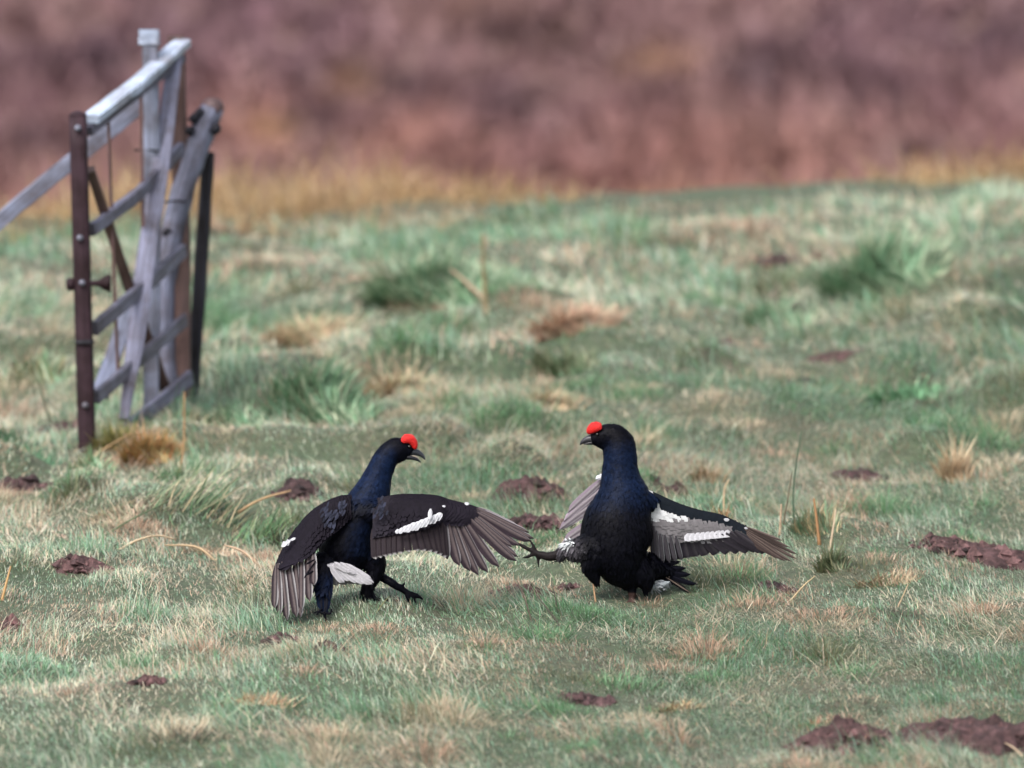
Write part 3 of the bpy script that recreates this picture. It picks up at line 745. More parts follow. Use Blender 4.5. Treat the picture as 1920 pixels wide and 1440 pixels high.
dp = ghit(284, 778)
op = P(284, 778, dp)
fence = thing('fence_post', op, 'pale capped square fence post carrying a slanting grey rail and strut', 'fence post')
beam('post', [P(282, 85, dp), P(286, 400, dp), P(283, 790, dp)], 0.05, 0.05, M_WOOD, fence, op, seed=11, col=(1.15, 1.2, 1.25))
beam('cap', [P(280, 56, dp), P(280, 84, dp)], 0.066, 0.06, M_SKYWOOD, fence, op, seed=12, n=4, col=(0.8, 0.82, 0.85))
beam('rail', [P(278, 186, dp + 0.045), P(130, 306, dp + 0.06), P(0, 413, dp + 0.08), P(-160, 545, dp + 0.1)], [0.026, 0.026, 0.026, 0.026], [0.05, 0.05, 0.048, 0.045], M_WOOD, fence, op, depth=UPZ, seed=13, n=16, col=(1.2, 1.25, 1.35))
beam('strut', [P(250, 560, dp - 0.02), P(222, 640, dp - 0.1), P(188, 738, dp - 0.25)], [0.05, 0.05, 0.055], 0.035, M_WOOD, fence, op, seed=14, col=(0.95, 1.0, 1.1))
e = P(-160, 545, dp + 0.1); oq = np.array([e[0], e[1] + 0.05, gz1(e[0], e[1] + 0.05)])
t = thing('fence_post', oq, 'plain square fence post holding the lower end of the slanting rail', 'fence post')
beam('post', [oq - [0, 0, 0.1], oq + [0, 0, 0.4], np.array([oq[0], oq[1], e[2] + 0.1])], 0.07, 0.07, M_WOOD, t, oq, seed=15)

dl = ghit(320, 760)
ol = P(320, 760, dl)
lean = thing('leaning_post', ol, 'thick round weathered post leaning right behind the wooden gate', 'post')
beam('trunk', [P(324, 776, dl), P(312, 660, dl), P(308, 550, dl), P(320, 455, dl), P(343, 355, dl), P(372, 270, dl), P(398, 202, dl)], [0.06, 0.066, 0.075, 0.078, 0.078, 0.078, 0.078], [0.06, 0.066, 0.075, 0.078, 0.078, 0.078, 0.078], M_WOOD, lean, ol, shape=CIRC, seed=16, n=26, jitter=0.05, col=(1.1, 1.1, 1.2), smooth=True)
beam('top', [P(396, 206, dl), P(401, 196, dl), P(404, 188, dl), P(405, 184, dl)], [0.078, 0.07, 0.05, 0.02], [0.078, 0.07, 0.05, 0.02], M_BROWN, lean, ol, shape=CIRC, seed=17, n=6, col=(1.2, 1.2, 1.4), smooth=True)
for i, (x, y, s) in enumerate(((404, 242, 0.02), (364, 222, 0.018), (356, 245, 0.016), (372, 212, 0.016), (313, 436, 0.016))):
    c = P(x, y, dl - 0.03); mb = MB()
    loft(mb, [c + [0, 0, s], c + [0.004, 0, s * 0.4], c - [0.003, 0, s * 0.3], c - [0, 0, s]], [s * .4, s, s * .9, s * .3], [s * .4, s, s * .9, s * .3], seg=9, jitter=0.15, seed=i, col=(0.8, 0.8, 0.9))
    mb.build('knot', M_DARK, lean, ol)
beam('wire', [P(304, 380, dl - 0.05), P(325, 377, dl - 0.06), P(347, 378, dl - 0.05)], 0.008, 0.008, M_DARK, lean, ol, shape=CIRC, seed=18)
dd_ = ghit(360, 752)
od = P(360, 752, dd_)
t = thing('steel_post', od, 'narrow dark steel post standing behind the leaning round post', 'post')
beam('post', [P(391, 285, dd_), P(375, 520, dd_), P(359, 770, dd_)], [0.04, 0.044, 0.04], 0.035, M_DARK, t, od, seed=19)
beam('flange', [P(397, 290, dd_ - 0.02), P(382, 520, dd_ - 0.02), P(366, 765, dd_ - 0.02)], 0.008, 0.05, M_DARK, t, od, seed=20, col=(1.3, 1.3, 1.4))

# ------------------------------------------------------------------ birds
def feather(mb, base, tip, width, face, bend=0.0, dark=(0.03, 0.025, 0.028), edge=(0.2, 0.18, 0.18), shaft=(0.25, 0.22, 0.2), tipcol=None, n=9, round_=0.5, camber=0.12, droop=0.0):
    """one flight feather: shaft ridge, a dark and a pale-edged vane; face = direction the good side looks"""
    base = np.asarray(base, float); tip = np.asarray(tip, float)
    ax = tip - base; L = np.linalg.norm(ax); ax = ax / L
    nf = norm(np.asarray(face) - ax * np.dot(face, ax)); sd_ = np.cross(ax, nf)
    V = []; C = []; Lc = []
    across = (-1.0, -0.72, -0.45, -0.06, 0.06, 0.5, 1.0)
    for i in range(n):
        t_ = i / (n - 1)
        wv = width / 2 * (0.35 + 0.65 * min(1, t_ / 0.3) ** 0.7) * (1.0 if t_ < 1 - round_ * 0.5 else math.sqrt(max(0.0, 1 - ((t_ - (1 - round_ * 0.5)) / (round_ * 0.5)) ** 2)) * 0.96 + 0.04)
        c = base + ax * L * t_ + sd_ * bend * L * math.sin(t_ * math.pi / 2) ** 2 - sd_ * bend * L * t_ - nf * droop * L * t_ * t_
        for k in across:
            kk = k * (0.62 if k < 0 else 1.0)
            h = -camber * width * k * k + (0.05 * width * (1 - t_) + 0.0006 if abs(k) < 0.1 else 0)
            V.append(c + sd_ * kk * wv + nf * h)
            if abs(k) < 0.1: q = np.array(shaft)
            elif k == -1.0: q = np.array(edge)
            elif k == -0.72: q = np.array(dark) * 0.55 + np.array(edge) * 0.45
            elif k == -0.45: q = np.array(dark) * 0.8
            elif k == 1.0: q = np.array(dark) * 1.3
            else: q = np.array(dark)
            if tipcol is not None and t_ > 0.97: q = np.array(tipcol)
            C.append(q); Lc.append((k, t_, 0))
    m = len(across)
    F = [(i * m + j, i * m + j + 1, (i + 1) * m + j + 1, (i + 1) * m + j) for i in range(n - 1) for j in range(m - 1)]
    mb.add(V, F, C, Lc)
def one_feather(name, parent, origin, *a, **k):
    mb = MB(); feather(mb, *a, **k); return mb.build(name, M_FEATH, parent, origin)
def plates(mb, base, dirv, nrm, length, width, col, lift=0.15):
    """many small contour feathers lying on a surface"""
    nrm = nrm / np.linalg.norm(nrm, axis=1, keepdims=True)
    d = dirv - nrm * (dirv * nrm).sum(1, keepdims=True); d /= np.maximum(1e-6, np.linalg.norm(d, axis=1, keepdims=True))
    s = np.cross(d, nrm); L = length[:, None]; W = width[:, None] / 2
    b = base + nrm * 0.0006
    m = b + d * L * 0.5 + nrm * (0.10 + lift * 0.5) * L * 0.5
    tp = b + d * L + nrm * lift * L * 0.9
    V = np.stack([b - s * W * 0.6, b + s * W * 0.6, m - s * W, m + s * W, tp - s * W * 0.45, tp + s * W * 0.45], 1).reshape(-1, 3)
    F = [(6 * i, 6 * i + 1, 6 * i + 3, 6 * i + 2) for i in range(len(base))] + [(6 * i + 2, 6 * i + 3, 6 * i + 5, 6 * i + 4) for i in range(len(base))]
    mb.add(V, F, np.repeat(col, 6, axis=0))
def wing_sheet(mb, lead, trail, ns, nc, col, camber, face):
    a = catmull(lead, ns); b = catmull(trail, ns)
    V = []; C = []
    for i in range(ns):
        for j in range(nc):
            t_ = j / (nc - 1)
            p = a[i] * (1 - t_) + b[i] * t_ + np.asarray(face) * camber * math.sin(math.pi * min(1, t_ * 1.15 + 0.0)) ** 0.8 * math.sin(math.pi * (0.15 + 0.8 * i / (ns - 1))) if 0 < t_ * 1.15 < 1 else a[i] * (1 - t_) + b[i] * t_
            V.append(p); C.append(col(i / (ns - 1), t_))
    F = [(i * nc + j, i * nc + j + 1, (i + 1) * nc + j + 1, (i + 1) * nc + j) for i in range(ns - 1) for j in range(nc - 1)]
    mb.add(V, F, C)
    return np.array(V).reshape(ns, nc, 3)
def coverts(mb, grid, col, rows, per, length, width, face, lift=0.04, seed=0, chord0=0.02, var=0.15):
    """rows of overlapping small feathers on a wing sheet (grid ns x nc), pointing to the trailing edge"""
    r = np.random.default_rng(seed)
    ns, nc, _ = grid.shape
    for q in range(rows):
        tt = chord0 + (0.9 - chord0) * q / rows
        b = []; d = []; cc = []
        for k in range(per):
            s = (k + 0.5 + 0.5 * (q % 2) + r.uniform(-.25, .25)) / (per + 0.5)
            fi = min(ns - 1.001, s * (ns - 1)); fj = min(nc - 1.001, (tt + r.uniform(-.02, .02)) * (nc - 1)); fj = max(0, fj)
            i, j = int(fi), int(fj)
            u, v = fi - i, fj - j
            p = grid[i, j] * (1 - u) * (1 - v) + grid[i + 1, j] * u * (1 - v) + grid[i, j + 1] * (1 - u) * v + grid[i + 1, j + 1] * u * v
            dr = (grid[i, j + 1] - grid[i, j]) * (1 - u) + (grid[i + 1, j + 1] - grid[i + 1, j]) * u
            b.append(p); d.append(dr); cc.append(np.array(col(s, tt)) * r.uniform(1 - var, 1 + var))
        n = len(b)
        plates(mb, np.array(b) + np.asarray(face) * 0.001, np.array(d), np.repeat([face], n, 0), np.full(n, length) * r.uniform(0.85, 1.2, n), np.full(n, width) * r.uniform(0.9, 1.2, n), np.array(cc), lift)

def remesh_body(name, mb, vox, smooth_it, colfun, mat, parent, origin, rough_amp=0.0015):
    me = mb.mesh('tmp')
    o = bpy.data.objects.new('tmp', me); COL.objects.link(o)
    r = o.modifiers.new('r', 'REMESH'); r.mode = 'VOXEL'; r.voxel_size = vox
    s = o.modifiers.new('s', 'SMOOTH'); s.factor = 0.5; s.iterations = smooth_it
    dg = bpy.context.evaluated_depsgraph_get(); ev = o.evaluated_get(dg)
    m2 = bpy.data.meshes.new_from_object(ev)
    bpy.data.objects.remove(o); bpy.data.meshes.remove(me)
    n = len(m2.vertices)
    co = np.empty(n * 3, np.float32); m2.vertices.foreach_get('co', co); co = co.reshape(-1, 3).astype(float)
    no = np.empty(n * 3, np.float32); m2.vertices.foreach_get('normal', no); no = no.reshape(-1, 3).astype(float)
    nz = fbm(co[:, 0] * 90 + co[:, 1] * 60, co[:, 2] * 55, 5, 2) - 0.5
    co2 = co + no * (nz * 2 * rough_amp)[:, None]
    cols = colfun(proj(co), no)
    m2.vertices.foreach_set('co', (co2 - np.asarray(origin)).astype(np.float32).ravel())
    m2.polygons.foreach_set('use_smooth', np.ones(len(m2.polygons), bool))
    for a_ in list(m2.color_attributes): m2.color_attributes.remove(a_)
    c4 = np.ones((n, 4), np.float32); c4[:, :3] = cols
    at = m2.color_attributes.new('col', 'FLOAT_COLOR', 'POINT'); at.data.foreach_set('color', c4.ravel())
    m2.name = name
    ob = link(name, m2, mat, parent)
    return ob, co2, no, cols

def make_mapper(ox, oy, s, d0):
    def K(x, y, w_=0.0): return P(ox + s * x, oy + s * y, d0 + w_)
    return K
def limb(mb, K, pts, mm, seg=12, flat=1.0):
    """pts: (x, y, w, radius in crop px)"""
    c = catmull([list(K(p[0], p[1], p[2])) + [p[3] * mm] for p in pts], max(6, len(pts) * 4))
    loft(mb, c[:, :3], c[:, 3], c[:, 3] * flat, seg=seg)

BLACK = np.array([0.0022, 0.0022, 0.0045]); BLUE = np.array([0.0034, 0.0080, 0.0245]); BROWN = np.array([0.022, 0.016, 0.022])

# ---------- bird facing right, back and upper wings towards the camera
def bird_left():
    d0 = ghit(770, 1140)
    K = make_mapper(480, 790, 0.28125, d0); mm = 0.28125 * d0 / FPX
    def gw(x, y): return ghit(480 + .28125 * x, 790 + .28125 * y) - d0
    org = P(690, 1140, d0); org[2] = gz1(org[0], org[1])
    t = thing('black_grouse', org, 'black grouse with open beak facing right, upper wings spread, white undertail showing', 'bird', 'sparring black grouse')
    mb = MB()
    # torso, neck and head: x, y, w, half width, half depth
    R = [(575, 985, 0.00, 70, 60), (588, 935, 0.00, 150, 125), (602, 860, 0.0, 182, 165), (632, 760, 0.0, 168, 175), (680, 650, 0.0, 140, 165), (732, 560, 0.0, 138, 140), (776, 475, 0.0, 122, 118), (806, 390, 0.0, 100, 98), (836, 310, 0.0, 88, 86), (874, 238, 0.0, 82, 76), (925, 192, 0.0, 80, 68), (975, 184, 0.0, 70, 60), (1018, 190, 0.0, 50, 44), (1046, 202, 0.0, 30, 28)]
    c = catmull([list(K(a, b, w_)) + [h * mm, q * mm] for a, b, w_, h, q in R], 46)
    loft(mb, c[:, :3], c[:, 3], c[:, 4], seg=28)
    # cheek and throat
    limb(mb, K, [(900, 235, 0, 50), (960, 222, 0, 52), (1010, 222, 0, 30)], mm)
    # shoulders
    limb(mb, K, [(700, 600, -0.03, 100), (800, 590, -0.04, 85), (900, 590, -0.02, 45)], mm)
    limb(mb, K, [(640, 620, -0.02, 90), (540, 640, -0.03, 70), (450, 700, -0.02, 40)], mm)
    # near striding leg and its foot
    w1 = gw(790, 1228)
    limb(mb, K, [(770, 880, 0.0, 95), (800, 980, w1 * .4, 66), (760, 1080, w1 * .8, 46), (738, 1126, w1, 42), (770, 1168, w1, 29), (795, 1186, w1, 17)], mm)
    for tip in ((958, 1196, 12), (738, 1234, 11), (772, 1228, 11), (868, 1216, 11)):
        limb(mb, K, [(785, 1184, w1, 17), ((785 + tip[0]) / 2, (1184 + tip[1]) / 2 + 3, w1, 14), (tip[0], tip[1], w1, 6)], mm, seg=8)
    # forward reaching leg and foot
    w2 = gw(1045, 1255)
    limb(mb, K, [(790, 960, 0.02, 60), (825, 1025, w2 + .02, 34), (900, 1074, w2, 30), (960, 1112, w2, 24), (1005, 1140, w2, 19)], mm)
    for tip in ((1008, 1240, 11), (1066, 1232, 11), (1118, 1190, 11), (1004, 1066, 7)):
        s0 = (1006, 1143) if tip[1] > 1100 else (955, 1115)
        limb(mb, K, [(s0[0], s0[1], w2, 19 if tip[1] > 1100 else 10), ((s0[0] + tip[0]) / 2 + 8, (s0[1] + tip[1]) / 2 - 6, w2, 17 if tip[1] > 1100 else 8), (tip[0], tip[1], w2, tip[2] * .6)], mm, seg=8)
    # tail root
    limb(mb, K, [(470, 900, -0.03, 80), (450, 1000, -0.06, 58), (450, 1090, -0.08, 52), (455, 1170, -0.1, 34)], mm, flat=0.6)
    def colr(px, no):
        x = (px[:, 0] - 480) / .28125; y = (px[:, 1] - 790) / .28125
        neck = sst(120, 260, y) * (1 - sst(420, 640, y)) * (1 - 0.9 * sst(900, 960, x) * (y < 300))
        mid = 0.55 * sst(600, 720, y) * (1 - sst(840, 930, y)) * sst(560, 700, x)
        tail = 0.5 * sst(960, 1060, y) * (x < 540)
        k = np.clip(np.maximum(np.maximum(neck, mid), tail), 0, 1)[:, None]
        return BLACK * (1 - k) + BLUE * k
    body, co, no, cl = remesh_body('body', mb, 0.0034, 4, colr, M_PLUME, t, org)
    # contour feathers
    r = np.random.default_rng(3)
    xy = proj(co); X = (xy[:, 0] - 480) / .28125; Y = (xy[:, 1] - 790) / .28125
    def scatter(sel, n, L, W, lift, down):
        i = r.choice(np.nonzero(sel)[0], n)
        m = MB(); d = np.array(down) + r.normal(0, 0.15, (n, 3))
        plates(m, co[i], d, no[i], r.uniform(*L, n), r.uniform(*W, n), cl[i] * r.uniform(0.75, 1.3, (n, 1)), lift)
        o = m.build('plumage', M_PLUME, t, org, smooth=True); o['kind'] = 'stuff'
    scatter((Y > 320) & (Y < 980) & (X < 820), 2600, (0.010, 0.02), (0.006, 0.011), 0.05, (-0.5, 0, -1))
    scatter((Y < 330) & (X < 1000), 1100, (0.004, 0.008), (0.003, 0.005), 0.03, (-0.6, 0, -0.8))
    scatter((Y > 900) & (Y < 1170) & (X < 790), 600, (0.012, 0.026), (0.004, 0.008), 0.25, (-0.2, 0, -1))
    # beak
    mb = MB(); c = catmull([list(K(a, b)) + [h * mm, q * mm] for a, b, h, q in ((1030, 203, 30, 26), (1062, 205, 24, 22), (1092, 216, 18, 15), (1114, 234, 11, 9), (1127, 256, 3, 3))], 12)
    loft(mb, c[:, :3], c[:, 3], c[:, 4], seg=12, col=(0.02, 0.022, 0.028)); b1 = mb.build('upper_beak', M_BEAK, t, org)
    mb = MB(); c = catmull([list(K(a, b)) + [h * mm, q * mm] for a, b, h, q in ((1005, 236, 20, 24), (1045, 244, 14, 20), (1075, 256, 9, 14), (1100, 274, 3, 4))], 12)
    loft(mb, c[:, :3], c[:, 3], c[:, 4], seg=12, col=(0.012, 0.012, 0.016)); mb.build('lower_beak', M_BEAK, t, org)
    mb = MB(); c = catmull([list(K(a, b)) + [h * mm, q * mm] for a, b, h, q in ((1010, 222, 8, 14), (1050, 231, 7, 13), (1085, 242, 3, 5))], 8)
    loft(mb, c[:, :3], c[:, 3], c[:, 4], seg=10, col=(0.4, 0.34, 0.28)); mb.build('tongue', M_BEAK, t, org)
    # comb over the eye, near side and far side
    for sgn, dy in ((-1, 0), (1, -6)):
        mb = MB(); wq = sgn * 54 * mm
        c = catmull([list(K(a, b + dy, wq * e_)) + [h * 0.84 * mm, q * mm] for a, b, h, q, e_ in ((978, 142, 14, 8, 1.0), (988, 128, 30, 14, 1.0), (1012, 118, 34, 18, 0.95), (1040, 128, 32, 18, 0.85), (1054, 152, 27, 15, 0.75), (1060, 174, 20, 11, 0.65), (1062, 186, 8, 5, 0.6))], 20)
        loft(mb, c[:, :3], c[:, 3], c[:, 4], seg=14, col=(0.62, 0.012, 0.010), jitter=0.07, seed=4)
        mb.build('comb', M_COMB, t, org)
        mb = MB(); e0 = K(1022, 168, sgn * 52 * mm)
        loft(mb, [e0 - CAMF * .004, e0 - CAMF * .003, e0, e0 + CAMF * .003, e0 + CAMF * .004], [.001, .0033, .0045, .0033, .001], [.001, .0033, .0045, .0033, .001], depth=np.array([1., 0, 0]), seg=12, col=(0.008, 0.005, 0.004))
        mb.build('eye', M_EYE, t, org)
    # wing on the right of the picture, upper side
    face = norm([0.05, -0.85, 0.5])
    wg = bpy.data.objects.new('wing', None); COL.objects.link(wg); wg.parent = t
    lead = [K(780, 520, -0.055), K(935, 486, -0.055), K(1100, 484, -0.05), K(1215, 494, -0.04), K(1300, 522, -0.03), K(1420, 552, -0.02), K(1505, 582, -0.01)]
    trail = [K(775, 780, -0.105), K(905, 760, -0.105), K(1060, 742, -0.10), K(1190, 700, -0.09), K(1250, 690, -0.07), K(1370, 690, -0.05), K(1470, 640, -0.03)]
    def cw(s, t_):
        b = np.array([0.0066, 0.005, 0.0085])
        if s > 0.62: b = b * 1.25
        if s < 0.13: b = np.array([0.012, 0.010, 0.0145])
        return b * (1 + 0.5 * t_)
    # secondaries first (below the coverts)
    sb = catmull([K(790, 700, -0.088), K(930, 700, -0.088), K(1080, 690, -0.085), K(1235, 640, -0.07)], 13)
    stp = catmull([K(800, 918, -0.118), K(880, 900, -0.118), K(960, 884, -0.116), K(1090, 866, -0.112), K(1190, 880, -0.105), K(1262, 918, -0.095)], 13)
    for i in range(13):
        one_feather('secondary_feather', wg, org, sb[i] + face * 0.0006 * i, stp[i] + face * 0.0006 * i, 62 * mm, face, bend=0.02, dark=np.array([0.016, 0.0115, 0.0145]) * (0.95 + 0.12 * (i % 3)), edge=(0.032, 0.024, 0.027), shaft=(0.018, 0.013, 0.015), tipcol=(0.4, 0.38, 0.38), round_=0.22, n=14)
    prim = [((1245, 600), (1278, 918), 60, 0.0), ((1275, 600), (1405, 985), 60, -.02), ((1300, 600), (1500, 1024), 58, -.04), ((1345, 600), (1612, 972), 56, -.05), ((1385, 600), (1762, 916), 54, -.06), ((1400, 590), (1700, 838), 46, -.06), ((1415, 580), (1822, 806), 50, -.07), ((1440, 575), (1848, 762), 48, -.07), ((1470, 572), (1745, 694), 40, -.07)]
    pa = catmull([list(a) + list(b) + [wd, bd] for a, b, wd, bd in prim], 14)
    pa[5:, 2] += np.array([0, 8, -6, 10, -4, 6, 0, 4, 0]); pa[5:, 3] += np.array([0, -6, 8, -8, 6, -4, 4, 0, 0])
    for i, q_ in enumerate(pa):
        a, b, wd, bd = q_[:2], q_[2:4], q_[4], q_[5]
        f = i / 13
        one_feather('primary_feather', wg, org, K(*a, -0.062 + 0.045 * f + 0.002 * (i % 2)), K(*b, -0.085 + 0.075 * f), wd * 1.5 * mm, face, bend=-bd, dark=np.array([0.021, 0.0145, 0.019]) * (1 + .2 * (i % 2)), edge=(0.34, 0.31, 0.315), shaft=(0.09, 0.07, 0.07), n=12, round_=0.6)
    mb = MB(); grid = wing_sheet(mb, lead, trail, 26, 9, cw, 0.02, face)
    coverts(mb, grid, cw, 9, 30, 0.020, 0.013, face, seed=5)
    mb.build('covert_feathers', M_FEATH, wg, org)['kind'] = 'stuff'
    wb = catmull([K(945, 742, -0.116), K(1010, 722, -0.118), K(1080, 702, -0.117), K(1150, 674, -0.113), K(1222, 648, -0.10)], 11)
    for i in range(11):
        p = wb[i] + face * (0.009 + 0.0004 * i); k = 0.6 + 0.5 * min(1, i / 4)
        one_feather('white_bar_feather', wg, org, p + K(14 * k, -20 * k) - K(0, 0), p + K(-20 * k, (26 + 8 * (i % 2)) * k) - K(0, 0), 50 * k * mm, face, dark=(0.45, 0.45, 0.48), edge=(0.50, 0.50, 0.53), shaft=(0.45, 0.45, 0.48), n=6, round_=0.5, camber=0.0)
    one_feather('white_bar_feather', wg, org, K(1165, 592, -0.115) + face * .01, K(1160, 668, -0.12) + face * .012, 34 * mm, face, dark=(0.45, 0.45, 0.48), edge=(0.45, 0.45, 0.48), shaft=(0.45, 0.45, 0.48), n=6, round_=0.7, camber=0.05)
    for (x, y, s) in ((1405, 556, 32), (1252, 574, 22)):
        q = K(x, y, -0.075 + (x - 1250) / 250 * 0.03)
        one_feather('white_spot_feather', wg, org, q + face * .012 - (K(s / 2, 0) - K(0, 0)), q + face * .012 + (K(s / 2, 4) - K(0, 0)), s * 0.8 * mm, face, dark=(0.45, 0.45, 0.48), edge=(0.45, 0.45, 0.48), shaft=(0.45, 0.45, 0.48), n=5, round_=0.9, camber=0.03)
    # drooping wing on the left of the picture
    face2 = norm([-0.45, -0.8, 0.4])
    wl = bpy.data.objects.new('wing', None); COL.objects.link(wl); wl.parent = t
    lead = [K(640, 490, -0.03), K(560, 495, -0.05), K(450, 540, -0.055), K(350, 612, -0.05), K(280, 692, -0.045), K(205, 795, -0.04), K(150, 900, -0.04), K(118, 985, -0.05)]
    trail = [K(640, 640, -0.075), K(560, 720, -0.09), K(480, 780, -0.10), K(430, 830, -0.105), K(390, 880, -0.11), K(340, 915, -0.112), K(250, 950, -0.11), K(160, 985, -0.10)]
    pr = [((135, 950), (122, 1245), 44, .05), ((150, 945), (155, 1290), 46, .05), ((175, 935), (205, 1322), 48, .05), ((215, 920), (268, 1302), 50, .05), ((262, 905), (296, 1305), 50, .05), ((305, 890), (300, 1262), 48, .03), ((345, 870), (356, 1198), 50, .02), ((378, 850), (385, 1090), 50, .0)]
    for i, (a, b, wd, bd) in enumerate(pr):
        one_feather('primary_feather', wl, org, K(*a, -0.075 - 0.004 * i), K(*b, -0.115 - 0.003 * i), wd * 1.55 * mm, face2, bend=-bd, dark=np.array([0.022, 0.0155, 0.0195]) * (1 + .25 * (i % 2)), edge=(0.36, 0.345, 0.35), shaft=(0.10, 0.08, 0.08), n=12, round_=0.5)
    def cw2(s, t_):
        return np.array([0.0068, 0.0052, 0.009]) * (1 + 0.7 * t_ * s)
    mb = MB(); grid = wing_sheet(mb, lead, trail, 26, 9, cw2, 0.018, face2)
    coverts(mb, grid, cw2, 9, 26, 0.020, 0.013, face2, seed=6)
    mb.build('covert_feathers', M_FEATH, wl, org)['kind'] = 'stuff'
    for (a, b, wd) in (((182, 842), (222, 812), 34), ((205, 818), (245, 800), 30), ((225, 838), (222, 792), 26), ((240, 800), (278, 784), 22), ((190, 838), (200, 806), 26)):
        one_feather('white_bar_feather', wl, org, K(*a, -0.078) + face2 * .012, K(*b, -0.080) + face2 * .012, wd * mm, face2, dark=(0.45, 0.45, 0.48), edge=(0.45, 0.45, 0.48), shaft=(0.45, 0.45, 0.48), n=5, round_=0.8, camber=0.03)
    # scapular feathers, blue-grey sheen painted into their colour
    mb = MB(); r = np.random.default_rng(8)
    for (cx, cy, rx_, ry_, n, wq) in ((505, 620, 45, 75, 36, -0.10), (585, 560, 26, 40, 14, -0.105), (835, 570, 40, 60, 26, -0.118)):
        q = np.array([K(cx + r.normal(0, .5) * rx_, cy + r.normal(0, .5) * ry_, wq) for _ in range(n)])
        plates(mb, q, np.repeat([[-.4, 0, -1]], n, 0) + r.normal(0, .15, (n, 3)), np.repeat([[-.1, -1, .3]], n, 0), r.uniform(.012, .02, n), r.uniform(.005, .009, n), np.repeat([[0.022, 0.024, 0.04]], n, 0) * r.uniform(.4, 1.5, (n, 1)), 0.03)
    mb.build('scapular_sheen_feathers', M_FEATH, t, org)['kind'] = 'stuff'
    # lyre tail with curled tips
    tl = bpy.data.objects.new('tail', None); COL.objects.link(tl); tl.parent = t
    for i, (a, b, wd, bd, wq) in enumerate((((430, 940), (440, 1262), 62, .06, -.12), ((455, 940), (462, 1300), 66, .0, -.125), ((480, 940), (470, 1270), 62, -.06, -.12), ((415, 950), (425, 1200), 50, .08, -.11), ((495, 960), (490, 1190), 48, -.08, -.11))):
        one_feather('tail_feather', tl, org, K(*a, -0.05), K(*b, wq), wd * mm * 1.25, norm([-.1, -1, .2]), bend=bd, dark=BLUE * 0.7, edge=BLUE * 0.9, shaft=BLACK, n=12, round_=0.7)
    for pts in (((462, 1270), (440, 1278), (415, 1268), (385, 1278)), ((460, 1278), (485, 1282), (500, 1275), (505, 1250)), ((452, 1280), (462, 1308), (468, 1330)), ((440, 1250), (425, 1262), (405, 1290))):
        mb = MB(); limb(mb, K, [(x, y, -0.122, 9 - 5 * i / len(pts)) for i, (x, y) in enumerate(pts)], mm, seg=8); 
        o = mb.build('curled_tail_tip', M_PLUME, tl, org); 
        c = np.ones((len(o.data.vertices), 4), np.float32); c[:, :3] = BLACK; o.data.color_attributes['col'].data.foreach_set('color', c.ravel())
    for (a, b) in (((400, 930), (318, 1050)), ((395, 920), (335, 955)), ((400, 990), (330, 1030))):
        one_feather('loose_feather', tl, org, K(*a, -0.12), K(*b, -0.14), 16 * mm, norm([0, -1, .2]), dark=BLACK, edge=BLACK, shaft=BLACK, n=6)
    # white undertail coverts
    mb = MB(); c = catmull([list(K(a, b, w_)) + [h * mm, q * mm] for a, b, w_, h, q in ((480, 968, -.05, 30, 40), (530, 972, -.058, 26, 40), (600, 988, -.062, 32, 40), (660, 1012, -.062, 28, 34), (705, 1034, -.058, 20, 20), (735, 1050, -.054, 9, 9), (742, 1055, -.052, 3, 3))], 24)
    loft(mb, c[:, :3], c[:, 3], c[:, 4], seg=18, col=(0.42, 0.405, 0.43))
    r = np.random.default_rng(12); Vv = np.concatenate(mb.v); n = 420
    n = 160; i = r.integers(18 * 8, 18 * 20, n); ctr = np.repeat(c[:, :3], 18, 0)
    plates(mb, Vv[i], np.repeat([K(300, 90) - K(0, 0)], n, 0) + r.normal(0, .01, (n, 3)), Vv[i] - ctr[i] + 1e-6, r.uniform(.008, .014, n), r.uniform(.006, .010, n), np.repeat([[0.38, 0.365, 0.39]], n, 0) * r.uniform(.95, 1.05, (n, 1)), 0.0)
    o = mb.build('undertail_coverts', M_FEATH, tl, org); o['label'] = 'fluffy white undertail'
    for i, (a, b, wd) in enumerate((((520, 955), (640, 1060), 62), ((500, 965), (590, 1075), 60), ((540, 950), (690, 1072), 64), ((560, 950), (735, 1082), 60), ((590, 950), (775, 1086), 58), ((620, 962), (786, 1076), 50), ((640, 972), (770, 1050), 44), ((600, 950), (730, 1030), 46), ((560, 942), (680, 1012), 46), ((520, 940), (630, 1000), 46))):
        one_feather('undertail_covert', tl, org, K(*a, -0.074 - .001 * i), K(*b, -0.068 - .001 * i), wd * mm, norm([-.1, -1, .25]), bend=0.05, dark=(0.42, 0.405, 0.43), edge=(0.36, 0.345, 0.37), shaft=(0.44, 0.425, 0.45), n=9, round_=0.6, camber=0.1)
    for (a, b, wd) in (((520, 990), (540, 1096), 84), ((570, 1000), (600, 1092), 84), ((620, 1010), (655, 1086), 78), ((660, 1030), (705, 1084), 60)):  # added grey feathers: shade below the white undertail put into colour
        one_feather('undertail_shade_feather', tl, org, K(*a, -0.055), K(*b, -0.05), wd * mm, norm([0, -1, -.1]), dark=(0.15, 0.145, 0.15), edge=(0.19, 0.185, 0.19), shaft=(0.15, 0.145, 0.15), n=8, round_=0.5)
bird_left()

